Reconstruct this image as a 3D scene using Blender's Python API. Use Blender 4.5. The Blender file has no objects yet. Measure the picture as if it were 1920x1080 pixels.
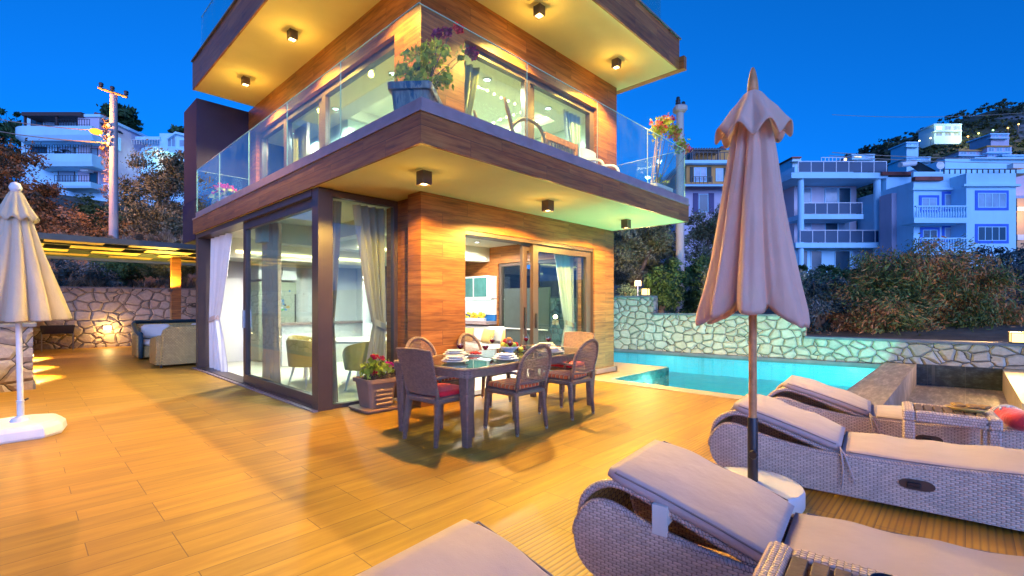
import bpy, math, random
import numpy as np
from mathutils import Vector, Matrix
R = math.radians
sc = bpy.context.scene
col = sc.collection
random.seed(7)

# ------------------------------------------------------------------ camera, sky, sun, exposure
HEAD = 43.78                                   # compass heading of the view, degrees from +X
EYE = 1.35
cam = bpy.data.cameras.new('camera'); cam.lens = 16.63; cam.sensor_width = 36; cam.shift_y = 0.0161
cam.clip_start = 0.05; cam.clip_end = 6000
camo = bpy.data.objects.new('camera', cam); col.objects.link(camo)
camo.location = (0, 0, EYE); camo.rotation_euler = (R(90), 0, R(HEAD - 90))
sc.camera = camo
world = bpy.data.worlds.new('World'); sc.world = world; world.use_nodes = True
wt = world.node_tree; wt.nodes.clear()
SUN_EL = 3.0; SUN_AZ = HEAD + 180 + 14         # the sun has just gone down behind the viewer
sky = wt.nodes.new('ShaderNodeTexSky'); sky.sky_type = 'NISHITA'; sky.sun_disc = False
sky.sun_elevation = R(SUN_EL); sky.sun_rotation = R(90 - SUN_AZ); sky.ozone_density = 4.0; sky.air_density = 1.2; sky.dust_density = 0.6
bw = wt.nodes.new('ShaderNodeRGBToBW'); wt.links.new(sky.outputs[0], bw.inputs[0])
tint = wt.nodes.new('ShaderNodeMix'); tint.data_type = 'RGBA'; tint.blend_type = 'MULTIPLY'; tint.inputs['Factor'].default_value = 1
wt.links.new(bw.outputs[0], tint.inputs['A']); tint.inputs['B'].default_value = (0.02, 2.1, 9.5, 1)
mixs = wt.nodes.new('ShaderNodeMix'); mixs.data_type = 'RGBA'; mixs.inputs['Factor'].default_value = 0.97
wt.links.new(sky.outputs[0], mixs.inputs['A']); wt.links.new(tint.outputs['Result'], mixs.inputs['B'])
bg = wt.nodes.new('ShaderNodeBackground'); bg.inputs['Strength'].default_value = 0.128
wo = wt.nodes.new('ShaderNodeOutputWorld')
wt.links.new(mixs.outputs['Result'], bg.inputs['Color']); wt.links.new(bg.outputs[0], wo.inputs[0])
sl = bpy.data.lights.new('afterglow_sun', 'SUN'); sl.energy = 2.7; sl.angle = R(50); sl.color = (0.44, 0.54, 1.0)
so = bpy.data.objects.new('afterglow_sun', sl); col.objects.link(so)
so.rotation_euler = (R(90 - 10), 0, R(SUN_AZ + 90))
sc.view_settings.view_transform = 'Standard'; sc.view_settings.look = 'None'
sc.view_settings.exposure = 0.22; sc.view_settings.gamma = 1
sc.render.engine = 'CYCLES'
cy = sc.cycles
cy.use_denoising = True
try: cy.denoiser = 'OPENIMAGEDENOISE'
except Exception: pass
cy.max_bounces = 8; cy.diffuse_bounces = 4; cy.glossy_bounces = 4; cy.transmission_bounces = 6; cy.transparent_max_bounces = 32
cy.sample_clamp_indirect = 6; cy.caustics_reflective = False; cy.caustics_refractive = False

FW = Vector((math.cos(R(HEAD)), math.sin(R(HEAD)), 0)); RT = Vector((math.sin(R(HEAD)), -math.cos(R(HEAD)), 0))
LENS = 887.0
def far(u, v, d):                              # a place at depth d metres, for the hillside town
    return Vector((0, 0, EYE)) + FW * d + RT * ((u - 960) / LENS * d) + Vector((0, 0, (571 - v) / LENS * d))

# ------------------------------------------------------------------ mesh helpers
OFF = {}
class MB:
    def __init__(s): s.v = []; s.f = []; s.m = []
    def add(s, vs, fs, m=0):
        n = len(s.v); s.v += [tuple(p) for p in vs]; s.f += [tuple(i + n for i in f) for f in fs]; s.m += [m] * len(fs); return s
    def box(s, a, b, m=0):
        x0, y0, z0 = a; x1, y1, z1 = b
        x0, x1 = min(x0, x1), max(x0, x1); y0, y1 = min(y0, y1), max(y0, y1); z0, z1 = min(z0, z1), max(z0, z1)
        return s.add([(x0,y0,z0),(x1,y0,z0),(x1,y1,z0),(x0,y1,z0),(x0,y0,z1),(x1,y0,z1),(x1,y1,z1),(x0,y1,z1)],
                     [(0,3,2,1),(4,5,6,7),(0,1,5,4),(1,2,6,5),(2,3,7,6),(3,0,4,7)], m)
    def cbox(s, c, d, rz=0, m=0, top=1.0):       # centred box, turned about z, optionally tapered to the top
        ca, sa = math.cos(rz), math.sin(rz); vs = []
        for k, q in ((-1, 1.0), (1, top)):
            for (i, j) in ((-1,-1),(1,-1),(1,1),(-1,1)):
                x, y = i*d[0]/2*q, j*d[1]/2*q
                vs.append((c[0]+x*ca-y*sa, c[1]+x*sa+y*ca, c[2]+k*d[2]/2))
        return s.add(vs, [(0,3,2,1),(4,5,6,7),(0,1,5,4),(1,2,6,5),(2,3,7,6),(3,0,4,7)], m)
    def bbox(s, c, d, r=0.01, rz=0, m=0):        # box with chamfered edges
        ca, sa = math.cos(rz), math.sin(rz)
        hx, hy, hz = d[0]/2, d[1]/2, d[2]/2; r = min(r, hx*.9, hy*.9, hz*.9)
        def ring(ix, iy, z):
            pts = [(-hx+ix,-hy+iy+r),(-hx+ix+r,-hy+iy),(hx-ix-r,-hy+iy),(hx-ix,-hy+iy+r),(hx-ix,hy-iy-r),(hx-ix-r,hy-iy),(-hx+ix+r,hy-iy),(-hx+ix,hy-iy-r)]
            return [(c[0]+x*ca-y*sa, c[1]+x*sa+y*ca, c[2]+z) for x, y in pts]
        return s.loft([ring(r,r,-hz), ring(0,0,-hz+r), ring(0,0,hz-r), ring(r,r,hz)], m=m)
    def loft(s, rings, m=0, cap=True, closed=True):
        n = len(rings[0]); vs = [p for r in rings for p in r]; fs = []
        for k in range(len(rings)-1):
            for i in range(n if closed else n-1):
                j = (i+1) % n
                fs.append((k*n+i, k*n+j, (k+1)*n+j, (k+1)*n+i))
        if cap and closed:
            fs.append(tuple(range(n-1,-1,-1))); fs.append(tuple((len(rings)-1)*n+i for i in range(n)))
        return s.add(vs, fs, m)
    def lathe(s, prof, c=(0,0,0), n=24, m=0, cap=True):
        rings = [[(c[0]+r*math.cos(2*math.pi*i/n), c[1]+r*math.sin(2*math.pi*i/n), c[2]+z) for i in range(n)] for r, z in prof]
        return s.loft(rings, m, cap)
    def tube(s, pts, r, n=8, m=0, closed=False, cap=True):
        P = [Vector(p) for p in pts]; rr = r if isinstance(r, (list, tuple)) else [r]*len(P)
        rings = []; up = Vector((0,0,1)); prev = None
        for i, p in enumerate(P):
            if closed: t = (P[(i+1)%len(P)] - P[i-1])
            else: t = (P[min(i+1,len(P)-1)] - P[max(i-1,0)])
            if t.length < 1e-9: t = Vector((0,0,1))
            t.normalize()
            if prev is None:
                a = up if abs(t.dot(up)) < .95 else Vector((1,0,0))
                x = t.cross(a).normalized()
            else:
                x = (prev - t*prev.dot(t))
                if x.length < 1e-6: x = t.cross(up)
                x.normalize()
            prev = x; y = t.cross(x)
            rings.append([tuple(p + x*(rr[i]*math.cos(2*math.pi*k/n)) + y*(rr[i]*math.sin(2*math.pi*k/n))) for k in range(n)])
        if closed: rings.append(rings[0]); cap = False
        return s.loft(rings, m, cap)
    def prism(s, poly, axis, lo, hi, m=0):       # polygon extruded along one axis
        def pt(a, b, c): return {'x': (c, a, b), 'y': (a, c, b), 'z': (a, b, c)}[axis]
        n = len(poly)
        return s.add([pt(a, b, lo) for a, b in poly] + [pt(a, b, hi) for a, b in poly],
                     [tuple(range(n-1,-1,-1)), tuple(range(n, 2*n))] + [(i, (i+1)%n, n+(i+1)%n, n+i) for i in range(n)], m)
    def sheet(s, fn, nu, nv, m=0):
        vs = [fn(i/nu, j/nv) for j in range(nv+1) for i in range(nu+1)]
        return s.add(vs, [(j*(nu+1)+i, j*(nu+1)+i+1, (j+1)*(nu+1)+i+1, (j+1)*(nu+1)+i) for j in range(nv) for i in range(nu)], m)
    def ball(s, c, r, m=0, n=12, sz=1.0, k=7):
        return s.lathe([(max(r*math.sin(math.pi*i/k), r*.02), -r*sz*math.cos(math.pi*i/k)) for i in range(k+1)], c, n, m)
    def build(s, name, mats, parent=None, smooth=False, loc=None, label=None, auto=None):
        me = bpy.data.meshes.new(name)
        o0 = Vector((0,0,0))
        if parent is not None: o0 = OFF.get(parent, Vector((0,0,0)))
        elif loc is not None: o0 = Vector(loc)
        vs = [(x-o0.x, y-o0.y, z-o0.z) for x, y, z in s.v]
        me.from_pydata(vs, [], s.f)
        for m in (mats if isinstance(mats, (list, tuple)) else [mats]): me.materials.append(m)
        me.polygons.foreach_set('material_index', s.m)
        if smooth: me.polygons.foreach_set('use_smooth', [True]*len(s.f))
        me.update()
        if smooth and auto:
            try: me.set_sharp_from_angle(angle=R(auto))
            except Exception: pass
        o = bpy.data.objects.new(name, me); col.objects.link(o)
        if parent is not None: o.parent = parent
        elif loc is not None: o.location = loc
        OFF[o] = o0
        if label: o['label'] = label
        return o

def tag(o, label=None, cat=None, group=None, kind=None):
    if label: o['label'] = label
    if cat: o['category'] = cat
    if group: o['group'] = group
    if kind: o['kind'] = kind
    return o
def thing(name, label, cat, loc=(0,0,0), group=None, world=False, rz=0):
    o = bpy.data.objects.new(name, None); col.objects.link(o); o.location = loc; o.rotation_euler = (0,0,rz)
    o.empty_display_size = .1
    OFF[o] = Vector(loc) if world else Vector((0,0,0))
    return tag(o, label, cat, group)
def kids(o): return [c for c in o.children]
def copy_tree(o, parent=None):
    c = o.copy(); col.objects.link(c)
    if parent is not None: c.parent = parent
    for ch in kids(o): copy_tree(ch, c)
    return c
def put(o, loc, rz=0, label=None, group=None):
    o.location = loc; o.rotation_euler = (0,0,rz)
    if label: o['label'] = label
    if group: o['group'] = group
    return o
def light(name, kind, loc, power, color, parent=None, size=.03, spot=None, blend=.5, rot=(0,0,0)):
    l = bpy.data.lights.new(name, kind); l.energy = power; l.color = color
    if kind in ('POINT','SPOT'): l.shadow_soft_size = size
    if kind == 'AREA': l.size = size
    if spot: l.spot_size = R(spot); l.spot_blend = blend
    o = bpy.data.objects.new(name, l); col.objects.link(o); o.rotation_euler = rot
    if parent is not None: o.parent = parent; loc = Vector(loc) - OFF.get(parent, Vector((0,0,0)))
    o.location = loc
    return o

# ------------------------------------------------------------------ materials
class NT:
    def __init__(s, name):
        s.mat = bpy.data.materials.new(name); s.mat.use_nodes = True; s.t = s.mat.node_tree; s.t.nodes.clear()
        s.out = s.t.nodes.new('ShaderNodeOutputMaterial')
    def n(s, typ, ins=None, **kw):
        nd = s.t.nodes.new('ShaderNode' + typ)
        for k, v in kw.items(): setattr(nd, k, v)
        for k, v in (ins or {}).items(): s.set(nd, k, v)
        return nd
    def set(s, nd, k, v):
        sk = nd.inputs[k]
        if isinstance(v, bpy.types.NodeSocket): s.t.links.new(v, sk)
        elif isinstance(v, bpy.types.Node): s.t.links.new(v.outputs[0], sk)
        else:
            if isinstance(v, (tuple, list)) and len(v) == 3 and sk.type == 'RGBA': v = (*v, 1)
            sk.default_value = v
    def mix(s, f, a, b, blend='MIX'):
        nd = s.n('Mix', data_type='RGBA', blend_type=blend); s.set(nd, 0, f); s.set(nd, 6, a); s.set(nd, 7, b); return nd.outputs[2]
    def math(s, op, a, b=0.0, c=None):
        nd = s.n('Math', operation=op); s.set(nd, 0, a); s.set(nd, 1, b)
        if c is not None: s.set(nd, 2, c)
        return nd.outputs[0]
    def ramp(s, f, stops, interp='LINEAR'):
        nd = s.n('ValToRGB'); cr = nd.color_ramp; cr.interpolation = interp
        while len(cr.elements) > 1: cr.elements.remove(cr.elements[-1])
        cr.elements[0].position = stops[0][0]; c = stops[0][1]; cr.elements[0].color = c if len(c) == 4 else (*c, 1)
        for p, c in stops[1:]:
            e = cr.elements.new(p); e.color = c if len(c) == 4 else (*c, 1)
        s.set(nd, 0, f); return nd.outputs[0]
    def pos(s): return s.n('NewGeometry').outputs['Position']
    def obj(s): return s.n('TexCoord').outputs['Object']
    def noise(s, vec, scale, detail=4, rough=.55, out=0):
        return s.n('TexNoise', {'Vector': vec, 'Scale': scale, 'Detail': detail, 'Roughness': rough}).outputs[out]
    def mapping(s, vec, scale=(1,1,1), rot=(0,0,0), loc=(0,0,0)):
        return s.n('Mapping', {'Vector': vec, 'Scale': scale, 'Rotation': rot, 'Location': loc}).outputs[0]
    def bump(s, h, strength=.3, dist=.01):
        return s.n('Bump', {'Height': h, 'Strength': strength, 'Distance': dist}).outputs[0]
    def bsdf(s, **k):
        names = dict(color='Base Color', rough='Roughness', metal='Metallic', normal='Normal', spec='Specular IOR Level', emit='Emission Color', estr='Emission Strength', coat='Coat Weight', sheen='Sheen Weight', trans='Transmission Weight', sub='Subsurface Weight', alpha='Alpha')
        nd = s.n('BsdfPrincipled')
        for a, v in k.items(): s.set(nd, names[a], v)
        return nd
    def done(s, sh):
        s.t.links.new(sh.outputs[0] if isinstance(sh, bpy.types.Node) else sh, s.out.inputs[0]); return s.mat

def plain(name, c, rough=.6, metal=0, var=.12, scale=6, bump=0, bscale=60, coat=0, sheen=0):
    t = NT(name); p = t.obj()
    nz = t.noise(p, scale)
    f = t.ramp(nz, [(.3, (0,0,0)), (.7, (1,1,1))])
    c0 = tuple(x*(1-var) for x in c); c1 = tuple(min(1, x*(1+var)) for x in c)
    k = dict(color=t.mix(f, c0, c1), rough=rough, metal=metal)
    if coat: k['coat'] = coat
    if sheen: k['sheen'] = sheen
    if bump: k['normal'] = t.bump(t.noise(p, bscale, 3), bump, .01)
    return t.done(t.bsdf(**k))
def emit(name, c, strength):
    t = NT(name); return t.done(t.n('Emission', {'Color': c, 'Strength': strength}))
def glassm(name, tintc, rough=0.0, ior=1.45, smear=0):
    t = NT(name)
    tr = t.n('BsdfTransparent', {'Color': tintc})
    gl = t.n('BsdfGlossy', {'Color': (1,1,1), 'Roughness': rough})
    fc = t.n('LayerWeight', {'Blend': .5}).outputs['Facing']; f0 = ((ior-1)/(ior+1))**2
    fr = t.math('MULTIPLY_ADD', t.math('POWER', fc, 5.0), 1-f0, f0)
    m = t.n('MixShader'); t.set(m, 0, fr); t.set(m, 1, tr); t.set(m, 2, gl); sh = m
    if smear:
        p = t.pos()
        st = t.noise(t.mapping(p, (9, 9, 1.2)), 3, 6, .7)
        bl = t.noise(p, 1.3, 3)
        z = t.n('SeparateXYZ', {0: p}).outputs[2]
        hi = t.ramp(t.math('MULTIPLY_ADD', t.math('FRACT', t.math('DIVIDE', z, 20)), 20.0/6, 0), [(0.5, (.15,.15,.15)), (.7, (1,1,1))])
        f = t.math('MULTIPLY', t.ramp(st, [(.45, (0,0,0)), (.75, (1,1,1))]), t.ramp(bl, [(.4, (.1,.1,.1)), (.7, (1,1,1))]))
        f = t.math('MULTIPLY', t.math('MULTIPLY', f, hi), smear)
        d = t.n('BsdfTranslucent', {'Color': (.8,.85,.85)}); d2 = t.n('BsdfDiffuse', {'Color': (.8,.85,.85)})
        a = t.n('MixShader'); t.set(a, 0, .5); t.set(a, 1, d); t.set(a, 2, d2)
        m2 = t.n('MixShader'); t.set(m2, 0, f); t.set(m2, 1, m); t.set(m2, 2, a); sh = m2
    return t.done(sh)

def wood_clad():
    t = NT('wood_look_cladding'); p = t.pos(); s = t.n('SeparateXYZ', {0: p})
    al = t.math('ADD', s.outputs[0], s.outputs[1])
    vec = t.n('CombineXYZ', {0: al, 1: s.outputs[2], 2: 0.0}).outputs[0]
    br = t.n('TexBrick', {'Vector': vec, 'Color1': (0,0,0), 'Color2': (1,1,1), 'Mortar': (.5,.5,.5), 'Scale': 1.0, 'Mortar Size': .003, 'Brick Width': 1.2, 'Row Height': .2}, offset=.37)
    off = t.mix(1.0, t.n('CombineXYZ', {0: br.outputs[0], 1: br.outputs[0], 2: br.outputs[0]}).outputs[0], (31., 17., 9.), 'MULTIPLY')
    v2 = t.n('VectorMath', {0: t.mapping(vec, (1.0, 13.0, 1)), 1: off}, operation='ADD').outputs[0]
    n1 = t.noise(v2, 1.6, 7, .62); n2 = t.noise(v2, 5.0, 5, .6)
    f = t.math('ADD', t.math('MULTIPLY', n1, .75), t.math('MULTIPLY', n2, .3))
    c = t.ramp(f, [(.33, (.10,.030,.010)), (.45, (.215,.070,.016)), (.56, (.33,.118,.025)), (.72, (.43,.185,.046))])
    tone = t.math('MULTIPLY_ADD', br.outputs[0], .45, .72)
    c = t.mix(1, c, t.n('CombineXYZ', {0: tone, 1: tone, 2: tone}).outputs[0], 'MULTIPLY')
    c = t.mix(t.math('MULTIPLY', br.outputs['Fac'], .75), c, (.05,.02,.012))
    h = t.math('SUBTRACT', t.math('MULTIPLY', f, .25), br.outputs['Fac'])
    return t.done(t.bsdf(color=c, rough=t.math('MULTIPLY_ADD', n2, .3, .28), normal=t.bump(h, .25, .004), spec=.45))
def deck_mat():
    t = NT('wood_look_deck_tile'); p = t.mapping(t.pos(), loc=(20.37, 20.0, 0)); s = t.n('SeparateXYZ', {0: p})
    br = t.n('TexBrick', {'Vector': p, 'Color1': (0,0,0), 'Color2': (1,1,1), 'Mortar': (.5,.5,.5), 'Scale': 1.0, 'Mortar Size': .0026, 'Brick Width': 1.0, 'Row Height': .2}, offset=.37, offset_frequency=3)
    off = t.mix(1.0, t.n('CombineXYZ', {0: br.outputs[0], 1: br.outputs[0], 2: br.outputs[0]}).outputs[0], (37., 19., 5.), 'MULTIPLY')
    v2 = t.n('VectorMath', {0: t.mapping(p, (1.2, 11.0, 1)), 1: off}, operation='ADD').outputs[0]
    n1 = t.noise(v2, 1.3, 6, .6); big = t.noise(p, .5, 3)
    tone = t.math('MULTIPLY_ADD', br.outputs[0], .15, t.math('MULTIPLY_ADD', big, .26, .72))
    c = t.ramp(n1, [(.28, (.34,.165,.016)), (.5, (.45,.23,.024)), (.7, (.55,.305,.04))])
    c = t.mix(1, c, t.n('CombineXYZ', {0: tone, 1: tone, 2: tone}).outputs[0], 'MULTIPLY')
    c = t.mix(t.math('MULTIPLY', br.outputs['Fac'], .85), c, (.13,.065,.025))
    # ribbed non-slip tiles near the loungers
    rib = t.math('MULTIPLY_ADD', t.math('SINE', t.math('MULTIPLY', s.outputs[1], 2*math.pi/.0333)), .5, .5)
    edge = t.math('ADD', s.outputs[1], 0.0)
    isr = t.math('LESS_THAN', edge, 22.0)
    ribc = t.math('MULTIPLY', isr, t.math('POWER', t.math('SUBTRACT', 1.0, rib), 3.0))
    c = t.mix(t.math('MULTIPLY', ribc, .55), c, (.13,.075,.04))
    stain = t.ramp(t.noise(p, 1.1, 6, .7), [(.55, (0,0,0)), (.8, (1,1,1))])
    c = t.mix(t.math('MULTIPLY', stain, .16), c, (.24,.15,.08))
    h = t.math('SUBTRACT', t.math('MULTIPLY', n1, .2), br.outputs['Fac'])
    h = t.math('SUBTRACT', h, t.math('MULTIPLY', ribc, 1.6))
    return t.done(t.bsdf(color=c, rough=t.math('MULTIPLY_ADD', n1, .2, .40), normal=t.bump(h, .35, .004), spec=.4))
def stone_mat(name, ca, cb, cc, scale=2.6, mortar=(.07,.055,.04)):
    t = NT(name); p = t.mapping(t.pos(), (1, 1, 1.35))
    wp = t.n('VectorMath', {0: p, 1: t.n('VectorMath', {0: t.noise(p, 2.2, 3, .5, 1), 1: (.16,.16,.16)}, operation='MULTIPLY').outputs[0]}, operation='ADD').outputs[0]
    e = t.n('TexVoronoi', {'Vector': wp, 'Scale': scale, 'Randomness': .8}, feature='DISTANCE_TO_EDGE').outputs['Distance']
    cel = t.n('TexVoronoi', {'Vector': wp, 'Scale': scale, 'Randomness': .8}, feature='F1').outputs['Color']
    g = t.n('SeparateColor', {0: cel}).outputs[0]
    base = t.ramp(g, [(0, ca), (.45, cb), (.8, cc), (1, tuple(x*.75 for x in cb))])
    n = t.noise(p, 9, 6, .65)
    base = t.mix(.45, base, t.ramp(n, [(.25, tuple(x*.55 for x in cb)), (.7, tuple(min(1, x*1.25) for x in ca))]))
    wob = t.math('MULTIPLY_ADD', t.noise(p, 7, 3), .018, .003)
    mk = t.ramp(t.math('SUBTRACT', e, wob), [(.0, (1,1,1)), (.012, (0,0,0))])
    c = t.mix(mk, base, mortar)
    hgt = t.math('ADD', t.ramp(e, [(0, (0,0,0)), (.14, (1,1,1))]), t.math('MULTIPLY', n, .35))
    return t.done(t.bsdf(color=c, rough=.85, normal=t.bump(hgt, .9, .06)))
def weave(name, c1, c2, cm, w=.045, h=.018, rough=.45, bumpd=.006, vert=False, diag=False):
    """flat plastic rattan: over-and-under strands"""
    t = NT(name); p = t.obj(); s = t.n('SeparateXYZ', {0: p})
    al = t.math('ADD', s.outputs[0], s.outputs[1])
    flat = t.math('GREATER_THAN', t.math('ABSOLUTE', t.n('SeparateXYZ', {0: t.n('NewGeometry').outputs['True Normal']}).outputs[2]), .7)
    def pick(p0, p1): return t.math('ADD', t.math('MULTIPLY', p0, t.math('SUBTRACT', 1.0, flat)), t.math('MULTIPLY', p1, flat))
    a = pick(al, s.outputs[0]); b = pick(s.outputs[2], s.outputs[1])
    rowf = t.math('DIVIDE', b, h); row = t.math('FLOOR', rowf)
    ph = t.math('MULTIPLY_ADD', t.math('MODULO', t.math('ABSOLUTE', row), 2.0), .5, t.math('DIVIDE', a, w))
    rib = t.math('ABSOLUTE', t.math('SINE', t.math('MULTIPLY', ph, math.pi)))
    fr = t.math('SUBTRACT', rowf, row); band = t.math('POWER', t.math('SINE', t.math('MULTIPLY', fr, math.pi)), .45)
    hh = t.math('MULTIPLY', band, t.math('POWER', rib, .6))
    rn = t.n('TexWhiteNoise', {'Vector': t.n('CombineXYZ', {0: row, 1: t.math('FLOOR', ph), 2: 0.0}).outputs[0]}, noise_dimensions='2D').outputs[0]
    c = t.mix(rn, c2, c1); big = t.noise(p, 5, 3)
    c = t.mix(t.ramp(big, [(.35, (0,0,0)), (.7, (.3,.3,.3))]), c, tuple(x*.6 for x in c2))
    c = t.mix(t.ramp(hh, [(.12, (1,1,1)), (.5, (0,0,0))]), c, cm)
    return t.done(t.bsdf(color=c, rough=rough, normal=t.bump(hh, .8, bumpd)))
def fabric(name, c, var=.08, wr=.25, scale=4, fine=900, sheen=.15, rough=.85):
    t = NT(name); p = t.obj()
    n = t.noise(p, scale, 4); wv = t.noise(p, fine*.2, 2)
    cc = t.mix(t.ramp(n, [(.3,(0,0,0)),(.7,(1,1,1))]), tuple(x*(1-var) for x in c), tuple(min(1,x*(1+var)) for x in c))
    h = t.math('ADD', t.noise(p, scale*1.5, 3, .5), t.math('MULTIPLY', wv, .06))
    return t.done(t.bsdf(color=cc, rough=rough, normal=t.bump(h, wr, .03), sheen=sheen))
def canvas(name, c):
    t = NT(name); p = t.obj(); n = t.noise(p, 3, 4); wr = t.noise(t.mapping(p, (1,1,.25)), 9, 5, .6)
    cc = t.mix(t.ramp(n, [(.3,(0,0,0)),(.7,(1,1,1))]), tuple(x*.9 for x in c), tuple(min(1,x*1.05) for x in c))
    nb = t.bump(t.math('ADD', wr, t.math('MULTIPLY', t.noise(p, 160, 2), .05)), .55, .02)
    d = t.bsdf(color=cc, rough=.9, sheen=.15, normal=nb); tr = t.n('BsdfTranslucent', {'Color': cc, 'Normal': nb})
    m = t.n('MixShader'); t.set(m, 0, .28); t.set(m, 1, d); t.set(m, 2, tr)
    return t.done(m)
def foliage(name, stops, rough=.6, clump=1.2):
    """leaves: every leaf its own tone, with lighter and darker growths through the crown"""
    t = NT(name); g = t.n('NewGeometry'); rnd = g.outputs['Random Per Island']
    n = t.noise(g.outputs['Position'], clump, 3)
    f = t.math('MULTIPLY_ADD', rnd, .36, t.ramp(n, [(.26, (.08,.08,.08)), (.70, (.74,.74,.74))]))
    c = t.ramp(f, stops)
    d = t.bsdf(color=c, rough=rough, spec=.3); tr = t.n('BsdfTranslucent', {'Color': c})
    m = t.n('MixShader'); t.set(m, 0, .22); t.set(m, 1, d); t.set(m, 2, tr)
    return t.done(m)
def water_mat():
    t = NT('pool_water'); p = t.pos()
    h = t.math('ADD', t.noise(t.mapping(p, (1,1,1)), 2.2, 4, .55), t.math('MULTIPLY', t.noise(p, 7, 3), .25))
    nb = t.bump(h, .35, .05)
    tr = t.n('BsdfTransparent', {'Color': (.26,.94,.97)})
    gl = t.n('BsdfGlossy', {'Color': (1,1,1), 'Roughness': .03, 'Normal': nb})
    fr = t.math('MULTIPLY', t.n('Fresnel', {'IOR': 1.2, 'Normal': nb}).outputs[0], .55)
    m = t.n('MixShader'); t.set(m, 0, fr); t.set(m, 1, tr); t.set(m, 2, gl)
    return t.done(m)
def plaster(name, c, var=.06):
    t = NT(name); p = t.pos(); n = t.noise(p, .35, 6, .65); m = t.noise(t.mapping(p, (1,1,.15)), 1.6, 5, .6)
    f = t.math('ADD', t.math('MULTIPLY', n, .6), t.math('MULTIPLY', m, .4))
    cc = t.ramp(f, [(.3, tuple(x*(1-2.5*var) for x in c)), (.55, c), (.8, tuple(min(1,x*(1+var)) for x in c))])
    return t.done(t.bsdf(color=cc, rough=.85, normal=t.bump(t.noise(p, 40, 3), .15, .01)))
def tiles(name, c1, c2, cm, w, h, mortar=.006, rough=.25, streak=None, var=0.5):
    t = NT(name); p = t.pos(); s = t.n('SeparateXYZ', {0: p})
    br = t.n('TexBrick', {'Vector': p, 'Color1': c1, 'Color2': c2, 'Mortar': cm, 'Scale': 1.0, 'Mortar Size': mortar, 'Brick Width': w, 'Row Height': h}, offset=0.0)
    c = br.outputs[0]
    if streak:
        n = t.noise(t.mapping(p, streak), 2.2, 7, .7)
        c = t.mix(var, c, t.ramp(n, [(.3, tuple(x*.35 for x in c1)), (.5, c2), (.72, tuple(min(1,x*1.9) for x in c1))]))
        c = t.mix(br.outputs['Fac'], c, cm)
    return t.done(t.bsdf(color=c, rough=rough))
M = {}
M['wood'] = wood_clad(); M['deck'] = deck_mat()
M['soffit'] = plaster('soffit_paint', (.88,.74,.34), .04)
M['bronze'] = plain('bronze_frame', (.075,.05,.042), .38, .0, .1, 3)
M['darkpanel'] = plain('dark_panel', (.010,.010,.045), .8, 0, .2, 1.2)
M['coping'] = plain('sill_stone', (.30,.22,.22), .4, 0, .15, 5)
M['glass'] = glassm('door_glass', (.84,.95,.90), 0, 1.7)
M['rail'] = glassm('rail_glass', (.88,.96,.93), 0, 1.42, .13)
M['glassedge'] = plain('glass_edge', (.45,.75,.62), .15, 0, .05)
M['white'] = plaster('white_plaster', (.80,.80,.78), .05)
M['cream'] = plaster('cream_paint', (.74,.75,.66), .04)
M['bwhite'] = plaster('dusk_tinted_white', (.50,.84,.97), .05)  # white paint with the blue of the dusk light put into its colour
M['stoneL'] = stone_mat('warm_rubble_stone', (.46,.36,.27), (.36,.27,.20), (.50,.41,.33), 2.9)
M['stoneR'] = stone_mat('pale_rubble_stone', (.60,.53,.38), (.46,.39,.27), (.64,.58,.44), 3.7)
M['cap'] = plain('slate_cap', (.16,.16,.17), .6, 0, .2, 4, .3)
M['curtain'] = fabric('curtain_cloth', (.62,.45,.35), .06, .1)
M['sheer'] = fabric('light_curtain_cloth', (.72,.68,.62), .05, .1)
M['gold'] = fabric('mustard_velvet', (.44,.32,.10), .12, .1, 3, sheen=.5)
M['brown'] = weave('brown_rattan', (.36,.215,.145), (.22,.13,.095), (.04,.024,.018), .022, .011)
M['brownd'] = plain('brown_rattan_dark', (.25,.15,.11), .5, 0, .25, 40, .5, 160)
M['grey'] = weave('grey_rattan', (.80,.62,.51), (.61,.47,.385), (.25,.17,.145), .040, .0130)
M['greyd'] = weave('grey_rattan_braid', (.74,.55,.48), (.54,.40,.35), (.13,.09,.08), .016, .02)
M['cane'] = weave('honey_rattan', (.66,.48,.17), (.48,.34,.11), (.05,.035,.02), .05, .03)
M['teal'] = weave('teal_rattan', (.03,.10,.13), (.02,.065,.09), (.01,.02,.03), .05, .02)
M['cush'] = fabric('lounger_cushion', (.46,.36,.345), .06, .5, 3.2)
M['parasol'] = canvas('parasol_canvas', (.82,.55,.42))
M['parasolL'] = canvas('cream_parasol_canvas', (.70,.60,.44))
M['piping'] = fabric('cushion_piping', (.22,.17,.17), .05, .0)
M['orange'] = None; M['red'] = None
M['whiteplastic'] = plain('white_plastic', (.78,.76,.74), .4, 0, .05, 4)
M['black'] = plain('black_metal', (.018,.018,.022), .4, .0, .2, 8)
M['steel'] = plain('brushed_steel', (.55,.55,.55), .28, 1, .06, 8)
M['teak'] = plain('teak_wood', (.55,.24,.085), .5, 0, .3, 14, .2, 50)
M['slatwood'] = plain('weathered_slat', (.135,.085,.06), .55, 0, .3, 14, .3, 50)
M['pot'] = plain('brown_planter_plastic', (.30,.17,.10), .5, 0, .08, 5)
M['soil'] = plain('potting_soil', (.10,.05,.025), .95, 0, .4, 30, .8, 60)
M['china'] = plain('white_china', (.80,.77,.72), .25, 0, .03, 4)
M['wine'] = plain('red_wine', (.22,.008,.012), .08, 0, .05)
M['clear'] = glassm('drinking_glass', (.96,.98,.97), 0, 1.4)
M['tableglass'] = glassm('table_glass', (.70,.86,.80), 0, 1.55)
M['water'] = water_mat()
M['pooltile'] = tiles('pool_mosaic', (.004,.50,.72), (.006,.55,.78), (.01,.45,.64), .30, .30, .006, .3)
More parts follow.
